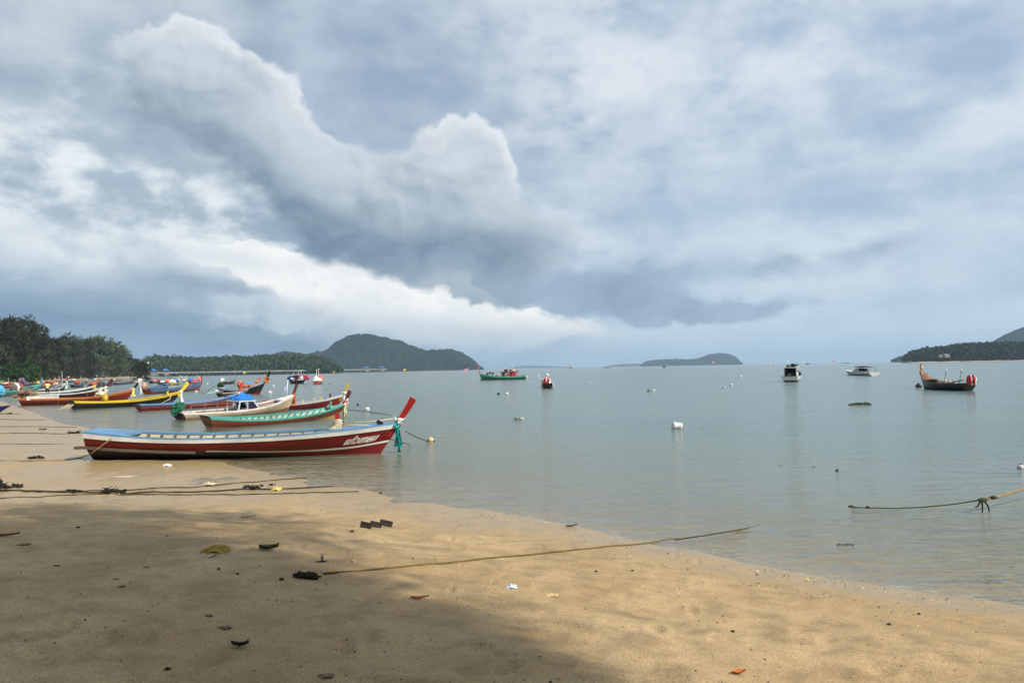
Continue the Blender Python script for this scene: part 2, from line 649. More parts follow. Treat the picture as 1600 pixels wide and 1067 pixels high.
def ground(px, py):
    """where a pixel's ray meets the sand"""
    z = 0.3
    for _ in range(12):
        p = on_plane(px, py, z)
        z = 0.5 * z + 0.5 * gz(p.x, p.y)
    p = on_plane(px, py, z)
    return Vector((p.x, p.y, gz(p.x, p.y)))


def polar(inner, r1, n1, r2, n2, a_in, na, nb):
    rad = np.concatenate([np.geomspace(inner, r1, n1, endpoint=False), np.geomspace(r1, r2, n2)])
    ang = np.concatenate([np.linspace(-a_in, a_in, na, endpoint=False), np.linspace(a_in, 2 * math.pi - a_in, nb, endpoint=False)])
    A, RR = np.meshgrid(ang, rad)
    x, y = RR * np.sin(A), RR * np.cos(A)
    nr, nA = RR.shape
    i, j = np.meshgrid(np.arange(nr - 1), np.arange(nA), indexing='ij')
    k = (j + 1) % nA
    f = np.stack([i * nA + j, i * nA + k, (i + 1) * nA + k, (i + 1) * nA + j], -1).reshape(-1, 4)
    # close the middle with one more ring pulled to the centre
    x, y = np.concatenate([x.ravel(), np.zeros(nA)]), np.concatenate([y.ravel(), np.zeros(nA)])
    c = nr * nA
    jj = np.arange(nA)
    f2 = np.stack([c + jj, c + (jj + 1) % nA, (jj + 1) % nA, jj], -1)
    return x, y, np.concatenate([f, f2])


# sand
m_sand, b = new_mat('sand')
co = coords()
sepz = E.nt.nodes.new('ShaderNodeSeparateXYZ')
ln(co, sepz.inputs[0])
Z = E(sepz.outputs[2])
big = fbm(co, 0.45, 4.0, 0.55, 1.0)
mid = fbm(co, 3.0, 5.0, 0.6, 2.0)
gr = fbm(co, 95.0, 3.0, 0.75, 3.0)
gr2 = fbm(co, 260.0, 2.0, 0.7, 4.0)
vor = E.nt.nodes.new('ShaderNodeTexVoronoi')
vor.inputs['Scale'].default_value = 42.0
ln(co, vor.inputs['Vector'])
vcs = E.nt.nodes.new('ShaderNodeSeparateColor')
ln(vor.outputs['Color'], vcs.inputs[0])
gr0 = fbm(co, 38.0, 2.0, 0.7, 8.0)
dry = cmix(big.smooth(0.3, 0.7), (0.43, 0.285, 0.130), (0.60, 0.425, 0.220))
dry = cmix(mid.smooth(0.38, 0.70) * 0.65, dry, (0.270, 0.175, 0.085))
dry = cmix(gr.smooth(0.48, 0.62) * 0.75, dry, (0.15, 0.10, 0.055))
dry = cmix(gr0.smooth(0.58, 0.70) * 0.45, dry, (0.20, 0.135, 0.075))
dry = cmix(gr2.smooth(0.52, 0.68) * 0.55, dry, (0.62, 0.50, 0.33))
spk = (E(vor.outputs['Distance'])).smooth(0.24, 0.14) * E(vcs.outputs[0]).smooth(0.86, 0.90)
dry = cmix(spk * 0.8, dry, cmix(E(vcs.outputs[1]).smooth(0.45, 0.55), (0.72, 0.66, 0.55), (0.075, 0.055, 0.04)))
wetf = (Z + (mid - 0.5) * 0.12 + (big - 0.5) * 0.26).smooth(0.20, 0.03)
wet = cmix(mid.smooth(0.3, 0.7), (0.33, 0.228, 0.110), (0.40, 0.285, 0.145))
deep = Z.smooth(-0.1, -0.8)
c = cmix(wetf, dry, wet)
c = cmix(deep * 0.6, c, (0.22, 0.20, 0.14))
ln(c, b.inputs['Base Color'])
rgh = E.nt.nodes.new('ShaderNodeMapRange')
ln(wetf.s, rgh.inputs[0])
rgh.inputs[3].default_value, rgh.inputs[4].default_value = 0.95, 0.30
ln(rgh.outputs[0], b.inputs['Roughness'])
b.inputs['Specular IOR Level'].default_value = 0.35
hgt = gr * 0.35 + mid * 1.0 + gr2 * 0.12
ln(bump(hgt * (1.0 - wetf * 0.75), 0.9, 0.020), b.inputs['Normal'])

gx, gy, gf = polar(0.8, 70, 300, 15500, 90, R(41), 460, 60)
ghz = height(gx, gy)
me = np_mesh('beach', np.stack([gx, gy, ghz], -1), gf, m_sand)
tag(link('beach', me), kind='structure')

# water: turbid green-grey, clear only where it is shallow
m_sea, b = new_mat('sea_water')
E.nt.nodes.remove(b)
nodes = E.nt.nodes
out = nodes['Material Output']
co = coords()
dep = attr('depth')
ly = vscale(co, (0.55, 1.0, 1.0))
w1 = fbm(vscale(co, (0.50, 1.9, 1.0)), 1.0, 3.0, 0.55, 1.0, 0.6)
w2 = fbm(vscale(co, (1.4, 4.2, 1.0)), 1.0, 3.0, 0.55, 5.0, 0.8)
w3 = fbm(vscale(co, (0.10, 0.30, 1.0)), 1.0, 3.0, 0.5, 9.0)
w4 = fbm(vscale(co, (3.2, 8.5, 1.0)), 1.0, 2.0, 0.5, 17.0, 0.5)
s2_ = nodes.new('ShaderNodeSeparateXYZ')
ln(co, s2_.inputs[0])
DXY = E.op('SQRT', E(s2_.outputs[0]) * E(s2_.outputs[0]) + E(s2_.outputs[1]) * E(s2_.outputs[1]))
patch = fbm(vscale(co, (0.035, 0.11, 1.0)), 1.0, 3.0, 0.5, 13.0)
near = (DXY * -0.030).exp()
h = w1 * 0.085 + w2 * 0.075 * patch.smooth(0.30, 0.58) + w3 * 0.16 + w4 * 0.042 * near
nrm = bump(h, 1.0, 1.0)
murk = nodes.new('ShaderNodeBsdfDiffuse')
clear = nodes.new('ShaderNodeBsdfTransparent')
clear.inputs[0].default_value = (0.93, 0.96, 0.93, 1)
gl = nodes.new('ShaderNodeBsdfGlossy')
gl.inputs['Roughness'].default_value = 0.14
ln(nrm, gl.inputs['Normal'])
geo = nodes.new('ShaderNodeNewGeometry')
dt = nodes.new('ShaderNodeVectorMath')
dt.operation = 'DOT_PRODUCT'
ln(nrm, dt.inputs[0])
ln(geo.outputs['Incoming'], dt.inputs[1])
cosv = E.op('ABSOLUTE', E(dt.outputs['Value']))
fresnel = (1.0 - cosv).max(0.0).pow(5.0) * 0.98 + 0.02   # the same from above and below
fo = fbm(vscale(co, (5.0, 5.0, 1.0)), 1.0, 4.0, 0.6, 23.0)
foam = dep.smooth(0.022, 0.004) * fo.smooth(0.42, 0.66)
opac = 1.0 - (dep * -2.1).exp() * (1.0 - foam * 0.25)
ln(cmix(dep.smooth(0.05, 1.1), cmix(foam, (0.31, 0.335, 0.225), (0.72, 0.70, 0.62)), cmix(patch.smooth(0.35, 0.65), (0.150, 0.228, 0.208), (0.188, 0.270, 0.242))), murk.inputs[0])
mx = nodes.new('ShaderNodeMixShader')
ln((opac * 0.97).s, mx.inputs[0])
ln(clear.outputs[0], mx.inputs[1])
ln(murk.outputs[0], mx.inputs[2])
mx2 = nodes.new('ShaderNodeMixShader')
ln(fresnel.s, mx2.inputs[0])
ln(mx.outputs[0], mx2.inputs[1])
ln(gl.outputs[0], mx2.inputs[2])
ln(mx2.outputs[0], out.inputs['Surface'])
wx, wy, wf = polar(3.0, 70, 240, 15000, 80, R(41), 420, 60)
wd = np.maximum(0.0, -height(wx, wy))
me = np_mesh('sea', np.stack([wx, wy, np.zeros_like(wx)], -1), wf, m_sea)
vattr(me, 'depth', wd)
tag(link('sea', me), kind='structure')


# ------------------------------------------------------------------ hills
def leafy(name, c1, c2, c3, sc):
    m, b = new_mat(name)
    co = coords()
    a, d = fbm(co, sc, 5.0, 0.6, 1.0), fbm(co, sc * 4.0, 3.0, 0.6, 4.0)
    v = cmix(a.smooth(0.35, 0.65), c1, c2)
    v = cmix(d.smooth(0.45, 0.7) * 0.6, v, c3)
    ln(v, b.inputs['Base Color'])
    b.inputs['Roughness'].default_value = 0.9
    b.inputs['Specular IOR Level'].default_value = 0.1
    return m, b, a, d


m_hill, b, a, d = leafy('hill_forest', (0.009, 0.017, 0.012), (0.018, 0.029, 0.018), (0.006, 0.011, 0.009), 0.012)
ln(bump(a * 1.0 + d * 0.6, 1.0, 14.0), b.inputs['Normal'])


def hill(name, pts, dist, depth, rough=1.0, seed=0, n=140, mat=None):
    """a hill whose skyline passes through surveyed pixels, with a slope before and behind it"""
    pts = sorted(pts)
    px = np.linspace(pts[0][0], pts[-1][0], n)
    py = np.interp(px, [p[0] for p in pts], [p[1] for p in pts])
    yr = dist + depth
    ridge = [at_dist(x_, y_, yr) for x_, y_ in zip(px, py)]
    X, H = np.array([p.x for p in ridge]), np.maximum(np.array([p.z for p in ridge]), 0.0)
    ks = np.ones(3) / 3
    m = 44
    V = np.linspace(-1, 1, m)
    gxx, gv = np.meshgrid(X, V)
    gxx = gxx * (1 + gv * depth / yr)
    gh = np.tile(H, (m, 1))
    prof = np.clip(1 - np.abs(gv) ** 1.5, 0, 1)
    yy = yr + gv * depth
    # spurs run down the slope: the ridge height is read a little sideways as one descends
    sh = vfbm(gxx / (depth * 0.35), yy / (depth * 0.9), seed, 3) * depth * 0.35 * (1 - prof)
    for r in range(m):
        gh[r] = np.interp(X + sh[r], X, H)
    zz_ = gh * prof * (1 + 0.28 * vfbm(gxx / (depth * 0.28), yy / (depth * 0.28), seed + 5, 4) * (1 - prof) * 2)
    tr = rough * (vfbm(gxx / (rough * 2.6), yy / (rough * 2.6), seed + 9, 3, 0.7)) * np.clip(gh / (rough * 3), 0, 1) * 1.3
    zz_ = zz_ + tr * (prof > 0.02) - 1.0 * (prof < 0.02)
    zz_ = np.where(gh < 0.05, -1.0, zz_)
    i, j = np.meshgrid(np.arange(m - 1), np.arange(n - 1), indexing='ij')
    f = np.stack([i * n + j, i * n + j + 1, (i + 1) * n + j + 1, (i + 1) * n + j], -1).reshape(-1, 4)
    me = np_mesh(name, np.stack([gxx, yy, zz_], -1).reshape(-1, 3), f, mat or m_hill)
    o = link(name, me)
    tag(o, kind='structure')
    return gxx, V, yy, zz_


hill('hill', [(380, 579), (400, 566), (430, 553), (445, 549), (462, 552), (478, 553), (500, 550), (512, 545), (525, 535), (540, 526), (556, 521.5), (575, 522),
              (600, 527), (625, 533), (645, 541), (665, 548), (685, 547), (702, 545.5), (720, 550), (735, 559), (748, 571), (756, 577)], 2700, 420, 7.0, 3, 260)
hill('island', [(998, 573), (1004, 568), (1012, 564), (1040, 561.5), (1060, 561), (1072, 562), (1090, 560.5), (1105, 555), (1122, 552), (1140, 554), (1150, 558), (1157, 566), (1161, 570)],
     6200, 500, 9.0, 14, 150)
hill('island', [(940, 574.5), (958, 570), (978, 568.5), (1000, 568.5), (1030, 570), (1060, 572)], 10500, 700, 9.0, 31, 80)
hill('island', [(790, 576.5), (806, 572.5), (830, 571), (850, 572), (880, 573), (920, 574)], 12500, 600, 9.0, 37, 80)
hill('hill', [(1500, 561), (1530, 541), (1548, 535), (1560, 529), (1575, 521), (1590, 514), (1620, 503), (1680, 498), (1760, 500), (1850, 510), (1960, 538), (2050, 556)], 3000, 420, 7.0, 23, 150)
hill('headland', [(1392, 564), (1400, 559), (1406, 557.5), (1413, 558), (1425, 552), (1440, 546), (1460, 544), (1500, 540), (1560, 537), (1650, 535), (1740, 545), (1800, 556)], 2300, 260, 6.0, 41, 120)
HL1 = hill('headland', [(188, 590), (215, 573), (245, 564), (300, 567), (350, 567), (400, 565), (440, 562.5), (480, 563), (505, 568), (522, 577), (533, 581)], 1180, 130, 3.0, 51, 120)
HL2 = hill('headland', [(1412, 563.5), (1424, 558), (1440, 552), (1470, 548), (1500, 544), (1540, 542), (1580, 542), (1640, 540), (1720, 541), (1800, 545), (1880, 557)], 1250, 140, 3.0, 61, 130)

# the air
hz = MB().box((0, 0, 0), (31600, 31600, 230))
m_haze = bpy.data.materials.new('air')
m_haze.use_nodes = True
mn = m_haze.node_tree.nodes
mn.remove(mn['Principled BSDF'])
pv_ = mn.new('ShaderNodeVolumePrincipled')
pv_.inputs['Color'].default_value = (0.54, 0.76, 1.0, 1)
pv_.inputs['Density'].default_value = 0.000088
m_haze.node_tree.links.new(pv_.outputs[0], mn['Material Output'].inputs['Volume'])
ho = hz.build('haze', m_haze)
ho.location = (0, 0, 110)
tag(ho, 'pale blue sea haze over the whole bay', 'haze', kind='stuff')
# ------------------------------------------------------------------ boats
WHITE, CREAM, BLACK = (232, 232, 228), (214, 200, 172), (22, 24, 28)
RED, DKRED, BRED = (126, 0, 8), (92, 14, 18), (176, 40, 30)
SKY, BLUE, NAVY = (100, 154, 200), (44, 88, 150), (24, 34, 66)
TURQ, TEAL, GREEN = (74, 170, 154), (12, 138, 118), (18, 120, 84)
YEL, ORANGE, BROWN, WOOD = (222, 186, 20), (196, 96, 34), (84, 56, 40), (176, 128, 84)
PINK, GREY, LBLUE, OLIVE = (226, 120, 130), (128, 132, 132), (90, 176, 220), (92, 88, 58)
COLNAME = {WHITE: 'white', CREAM: 'cream', BLACK: 'black', RED: 'red', DKRED: 'dark_red', BRED: 'bright_red', SKY: 'sky_blue', BLUE: 'blue',
           NAVY: 'navy', TURQ: 'turquoise', TEAL: 'teal', GREEN: 'green', YEL: 'yellow', ORANGE: 'orange', BROWN: 'brown', WOOD: 'bare_wood',
           PINK: 'pink', GREY: 'grey', LBLUE: 'light_blue', OLIVE: 'olive'}


def boat_paint(c, rough=0.42, wear=0.45, wear_rgb=None):
    g_ = 0.3 * c[0] + 0.55 * c[1] + 0.15 * c[2]
    faded = tuple(int(0.93 * (k + (g_ - k) * 0.14)) for k in c)          # years of sun
    return paint('boat_paint_' + COLNAME.get(c, 'mixed'), faded, rough, wear, wear_rgb, 2.2)


def cloth(c):
    return paint('cloth_' + COLNAME.get(c, 'mixed'), c, 0.85, 0.25, None, 5.0)


ROPE = paint('rope_fibre', (150, 126, 88), 0.95, 0.4, (90, 78, 52), 30.0)
DROPE = paint('wet_rope_fibre', (52, 46, 34), 0.9, 0.3, (88, 80, 40), 30.0)
LROPE = paint('pale_rope_fibre', (208, 194, 164), 0.9, 0.2, None, 30.0)
METAL = paint('dull_metal', (70, 72, 74), 0.5, 0.5, (110, 70, 45), 8.0, 0.6)


def sm(a, b, x):
    t = min(1.0, max(0.0, (x - a) / (b - a)))
    return t * t * (3 - 2 * t)


class Lines:
    """the lines of one boat: any point of its skin from (t along, v up, side)"""
    def __init__(s, Lw, beam=1.5, free=0.62, sr=0.18, br=0.35, rake=0.65, over=0.25, draft=0.25, stern_b=0.62, power=2.4, low=0.42, vpow=2.4):
        s.Lw, s.beam, s.free, s.sr, s.br, s.rake, s.over, s.draft, s.stern_b, s.power, s.low, s.vpow = \
            Lw, beam, free, sr, br, rake, over, draft, stern_b, power, low, vpow

    def b(s, t):
        if t < s.low:
            return s.beam / 2 * (s.stern_b + (1 - s.stern_b) * math.sin(math.pi / 2 * t / s.low))
        q = (t - s.low) / (1 - s.low)
        return s.beam / 2 * max(0.025, 1 - q ** s.power)

    def zs(s, t):
        z = s.free
        if t < 0.4:
            z += s.sr * (1 - t / 0.4) ** 2
        else:
            z += s.br * ((t - 0.4) / 0.6) ** s.vpow
        return z

    def zk(s, t):
        return -s.draft * (1 - 0.35 * sm(0.75, 1.0, t)) + 0.04 * (1 - t)

    def pt(s, t, v, side=1, off=0.0):
        zk, zs = s.zk(t), s.zs(t)
        z = zk + (zs - zk) * v
        xk, xs = -s.Lw / 2 + s.Lw * t, -s.Lw / 2 - s.over + (s.Lw + s.over + s.rake) * t
        q = z / zs
        x = xk + (xs - xk) * (q if q > 0 else q * 0.6)
        p = 2.6 - 1.3 * sm(0.55, 1.0, t)
        y = max(0.0, s.b(t) * (1 - (1 - v) ** p) - off)
        return Vector((x, y * side, z))

    def xs(s, t):
        return -s.Lw / 2 - s.over + (s.Lw + s.over + s.rake) * t

    def t_at(s, x):
        return (x + s.Lw / 2 + s.over) / (s.Lw + s.over + s.rake)


def drape(mb, p, length, width, seed, lean=(0, 0)):
    """a few strips of cloth hanging from a knot"""
    r_ = random.Random(seed)
    for k in range(4):
        a = r_.uniform(0, 6.28)
        L = length * r_.uniform(0.7, 1.0)
        rows = []
        for i in range(7):
            q = i / 6
            c = Vector(p) + Vector((math.cos(a) * width * 0.35 * q ** 0.5 + lean[0] * q, math.sin(a) * width * 0.35 * q ** 0.5 + lean[1] * q, -L * q))
            w = width * (0.25 + 0.35 * q) * (1 + 0.25 * math.sin(i * 2.1 + seed + k))
            e = Vector((math.cos(a + 1.4 + 0.3 * i), math.sin(a + 1.4 + 0.3 * i), 0)) * w / 2
            rows.append([c - e, c, c + e])
        mb.grid(rows)


def place(stern, bow, z0=0.0):
    a, b = on_plane(*stern, z0), on_plane(*bow, z0)
    d = b - a
    return (a + b) / 2, math.atan2(d.y, d.x), d.length


def longtail(label, stern, bow, side=RED, bottom=BLACK, band=WHITE, cap=SKY, inside=CREAM, post=DKRED, z0=0.0, hi=False, vb=0.35, bandw=0.12,
             stripe=None, ribs=0, thwarts=3, fore=0.80, aft=0.13, deck=None, post_len=0.8, post_ang=57, post_w=0.17, ribbons=(), engine=None,
             engine_size=0.5, shaft=True, extra=None, name='longtail_boat', group='longtail boats moored along the bay', wear=0.45, wear_rgb=None, heel=0.0, bottom_mat=None,
             planks=False, cat='boat', poles=(), **ln_kw):
    loc, rz, Lw = place(stern, bow, z0)
    root = tag(empty(name, loc, rz), label, cat, group)
    root.rotation_euler.x = R(heel)
    if 'beam' not in ln_kw:
        ln_kw['beam'] = min(1.75, max(1.15, Lw * 0.19))
    K = Lines(Lw, **ln_kw)
    n = 40 if hi else 16
    T = [i / (n - 1) for i in range(n)]
    T = [1 - (1 - t) ** 1.25 for t in T]
    vt = 1 - bandw

    vbf = vb if callable(vb) else (lambda t: vb_)
    vb_ = vbf(0.0) if callable(vb) else vb

    def skin(v0, v1, off, nv):
        mb = MB()
        f0, f1 = (v0 if callable(v0) else (lambda t: v0)), (v1 if callable(v1) else (lambda t: v1))
        for sd_ in (1, -1):
            rows = [[K.pt(t, f0(t) + (f1(t) - f0(t)) * j / nv, sd_, off) for j in range(nv + 1)] for t in T]
            mb.grid(rows, flip=(sd_ > 0))
        return mb
    bp = bottom_mat or boat_paint(bottom, 0.7, wear, (70, 62, 48))
    mb = skin(0.0, vbf, 0.0, 6)
    mb.add([K.pt(0, v, s_) for v in [vb_ * i / 4 for i in range(5)] for s_ in (-1, 1)], [(2 * i, 2 * i + 1, 2 * i + 3, 2 * i + 2) for i in range(4)])
    mb.build('hull_bottom', bp, root)
    if planks:                                    # carvel strakes one can pick apart
        hp = boat_paint(side, 0.7, 0.9, wear_rgb or (120, 84, 56))
        nv = 4
        for sd_ in (1, -1):
            for j in range(nv):
                a0, a1 = vb + (vt - vb) * j / nv, vb + (vt - vb) * (j + 1) / nv
                cuts = [0, 0.27 + 0.09 * ((j * 7) % 3), 0.62 + 0.08 * ((j * 5) % 3), 1.0]
                for c0, c1 in zip(cuts[:-1], cuts[1:]):
                    m2 = MB()
                    rows = []
                    for i in range(9):
                        t = c0 + 0.003 + (c1 - c0 - 0.006) * i / 8
                        rows.append([K.pt(t, a0 + 0.004, sd_, 0.012), K.pt(t, a0 + 0.008, sd_, -0.012 - 0.004 * (j % 2)),
                                     K.pt(t, a1 - 0.010, sd_, -0.006), K.pt(t, a1 - 0.004, sd_, 0.012)])
                    m2.grid(rows, flip=(sd_ > 0), smooth=False)
                    m2.build('plank', hp, root)
        skin(vb, vt, 0.013, 4).build('hull', boat_paint(BROWN, 0.8), root)
    else:
        mb = skin(vbf, vt, 0.0, 6)
        mb.add([K.pt(0, vb_ + (1 - vb_) * i / 4, s_) for i in range(5) for s_ in (-1, 1)], [(2 * i, 2 * i + 1, 2 * i + 3, 2 * i + 2) for i in range(4)])
        mb.build('hull', boat_paint(side, 0.40, wear, wear_rgb), root)
    # rub rail: a proud band under the gunwale
    mb = MB()
    for sd_ in (1, -1):
        rows = [[K.pt(t, vt, sd_, 0.0), K.pt(t, vt + 0.01, sd_, -0.030), K.pt(t, 0.985, sd_, -0.034), K.pt(t, 1.0, sd_, 0.0)] for t in T]
        mb.grid(rows, flip=(sd_ > 0), smooth=False)
    mb.build('rub_rail', boat_paint(band, 0.45, wear * 0.7), root)
    # gunwale cap
    mb = MB()
    for sd_ in (1, -1):
        rows = []
        for t in T:
            o_, i_ = K.pt(t, 1.0, sd_, -0.036), K.pt(t, 1.0, sd_, 0.075)
            rows.append([o_ + Vector((0, 0, -0.012)), o_ + Vector((0, 0, 0.03)), i_ + Vector((0, 0, 0.03)), i_ + Vector((0, 0, -0.03))])
        mb.grid(rows, flip=(sd_ < 0), smooth=False)
    mb.build('gunwale', boat_paint(cap, 0.45, wear * 0.8), root)
    # inner planking, floor
    mb = MB()
    for sd_ in (1, -1):
        rows = [[K.pt(t, 0.16 + 0.81 * j / 4, sd_, 0.055) for j in range(5)] for t in T]
        mb.grid(rows, flip=(sd_ < 0))
    rows = [[K.pt(t, 0.16, s_, 0.055) for s_ in (-1, 0, 1)] for t in T]
    mb.grid(rows, flip=True)
    mb.build('inner_planking', boat_paint(inside, 0.7, 0.6, (120, 96, 70)), root)
    # decks
    dk_ = boat_paint(deck or cap, 0.5, wear)
    for nm, t0, t1 in (('fore_deck', fore, 0.995), ('aft_deck', 0.0, aft)):
        if t1 - t0 < 0.02:
            continue
        rows = []
        for i in range(9):
            t = t0 + (t1 - t0) * i / 8
            z = Vector((0, 0, 0.036 if hi else 0.034))
            rows.append([K.pt(t, 1.0, -1, 0.004) + z, K.pt(t, 1.0, -1, 0.55 * K.b(t)) + z * 1.6, K.pt(t, 1.0, 1, 0.55 * K.b(t)) + z * 1.6, K.pt(t, 1.0, 1, 0.004) + z])
        mb = MB().grid(rows, flip=True)
        lip = rows[0] if nm == 'fore_deck' else rows[-1]
        mb.grid([lip, [p - Vector((0, 0, 0.09)) for p in lip]], smooth=False)
        mb.build(nm, dk_, root)
    if stripe:
        c, t0, v0, w = stripe
        mb = MB()
        for sd_ in (1, -1):
            rows = []
            for i in range(24):
                t = t0 + (0.999 - t0) * i / 23
                v0 = vbf(t) if callable(vb) else v0
                rows.append([K.pt(t, v0, sd_, 0.0), K.pt(t, v0 + 0.006, sd_, -0.016), K.pt(t, v0 + w - 0.006, sd_, -0.016), K.pt(t, v0 + w, sd_, 0.0)])
            mb.grid(rows, flip=(sd_ > 0), smooth=False)
        mb.build('stripe', boat_paint(c, 0.5, wear * 0.6), root)
    if ribs:
        rm = boat_paint(tuple(int(k * 0.48) for k in inside), 0.7, 0.5, (110, 86, 62))
        for k in range(ribs):
            t = aft + 0.025 + (fore - aft - 0.05) * k / (ribs - 1)
            for sd_ in (1, -1):
                m2 = MB()
                rows = []
                dt = 0.020 / Lw
                for j in range(6):
                    v = 0.18 + 0.78 * j / 5
                    rows.append([K.pt(t - dt, v, sd_, 0.054), K.pt(t - dt, v, sd_, 0.115), K.pt(t + dt, v, sd_, 0.115), K.pt(t + dt, v, sd_, 0.054)])
                m2.grid(rows, smooth=False, flip=(sd_ < 0))
                m2.build('rib', rm, root)
    for k in range(thwarts):
        t = aft + (fore - aft) * (k + 1) / (thwarts + 1)
        p = K.pt(t, 0.72, 1, 0.06)
        MB().box((p.x, 0, p.z), (0.20, 2 * p.y, 0.035)).build('thwart', boat_paint(inside, 0.7, 0.6), root)
    # stem post: a tapering plank carried up from the bow
    if post:
        x1, z1 = K.xs(1.0), K.zs(1.0)
        ca_, sa_ = math.cos(R(post_ang)), math.sin(R(post_ang))
        mb = MB()
        rows = []
        path = [(x1 - 0.42, z1 - 0.40), (x1 - 0.20, z1 - 0.10)]
        for i in range(5):
            q = i / 4
            path.append((x1 - 0.10 + ca_ * post_len * q, z1 + 0.03 + sa_ * post_len * q - 0.04 * math.sin(q * 3.14)))
        for i, (x, z) in enumerate(path):
            w = post_w * (0.9 + 0.35 * sm(2, 6, i))
            nx, nz = -sa_ * w / 2, ca_ * w / 2
            hw = 0.05 - 0.012 * sm(2, 6, i)
            rows.append([(x + nx, -hw, z + nz), (x + nx, hw, z + nz), (x - nx, hw, z - nz), (x - nx, -hw, z - nz)])
        mb.grid(rows, closed=True, smooth=False)
        k = len(mb.v)
        mb.f.append((k - 4, k - 3, k - 2, k - 1)); mb.sm.append(False)
        mb.build('stem_post', boat_paint(post, 0.45, wear), root)
        for j, (c, up, length, w) in enumerate(ribbons):
            mb = MB()
            q = up
            kx, kz = x1 - 0.10 + ca_ * post_len * q, z1 + 0.03 + sa_ * post_len * q
            mb.tube([(kx + 0.14 * math.cos(a) * (1 if q < 0.6 else 0.8), 0.085 * math.sin(a), kz + 0.06 * math.cos(a * 2 + j)) for a in [6.28 * i / 8 for i in range(9)]], w * 0.16, 6, False)
            mb.ball((kx + 0.02, -0.09, kz), (w * 0.4, w * 0.34, w * 0.36), 8, 0.8, j)
            if length > 0.05:
                drape(mb, (kx + 0.04, -0.10, kz), length, w, j + 3)
                drape(mb, (kx + 0.06, 0.10, kz), length * 0.9, w, j + 8)
            mb.build('ribbon', cloth(c), root)
    if engine:
        x0, z0_ = K.xs(0.0) + 0.15, K.zs(0.0)
        e = engine_size
        MB().bar((x0 + 0.1, 0, z0_ - 0.25), (x0 + 0.1, 0, z0_ + 0.2), 0.10, 0.10).build('engine_mount', METAL, root)
        mb = MB().ball((x0 - 0.05, 0, z0_ + 0.26 + e * 0.25), (e * 0.78, e * 0.50, e * 0.56), 12, 0.9, Lw)
        mb.ball((x0 - 0.05 - e * 0.55, 0.04, z0_ + 0.12 + e * 0.1), (e * 0.42, e * 0.40, e * 0.48), 10, 0.9, Lw + 3)
        drape(mb, (x0 - 0.05 - e * 0.4, 0.0, z0_ + 0.25), e * 0.9, e * 0.9, int(Lw * 10) % 97)
        mb.build('engine_cover', cloth(engine), root)
        if shaft:
            MB().tube([(x0 + 0.25, 0.05, z0_ + 0.35), (x0 - 1.2, 0.05, z0_ + 0.12), (x0 - 2.6, 0.05, 0.10)], [0.03, 0.028, 0.022], 6).build('propeller_shaft', METAL, root)
    for px_, hgt, c, lean in poles:
        t = px_
        p = K.pt(t, 0.95, -1, 0.1)
        MB().tube([p - Vector((0, 0, 0.4)), p + Vector((lean * hgt, 0, hgt))], 0.022, 6).build('pole', boat_paint(c, 0.5, 0.2), root)
    if extra:
        extra(root, K)
    return root, K


def tarp(root, K, c, x, z, s, seed=0, name='tarp', drop=0.5):
    mb = MB()
    rows = []
    n = 11
    for i in range(n):
        row = []
        for j in range(n):
            u, v = i / (n - 1) * 2 - 1, j / (n - 1) * 2 - 1
            h = (1 - abs(u) ** 1.4) * 0.55 * s[2] + (1 - abs(v) ** 2) * 0.45 * s[2]
            h += s[2] * (0.55 * mnoise.noise(Vector((u * 1.8, v * 1.8, seed))) - 0.45 * abs(mnoise.noise(Vector((u * 3.6, v * 3.6, seed + 2)))))
            if max(abs(u), abs(v)) > 0.99:
                h -= drop * (0.6 + 0.4 * mnoise.noise(Vector((u * 3, v * 3, seed + 5))))
            row.append((x + u * s[0], v * s[1], z + h))
        rows.append(row)
    mb.grid(rows, smooth=False)
    return mb.build(name, cloth(c), root)


# --- the big red boat on the sand
def main_vb(t):
    return float(np.interp(t, [0, 0.2, 0.45, 0.6, 0.78, 0.88, 1.0], [0.53, 0.49, 0.42, 0.33, 0.27, 0.28, 0.40]))


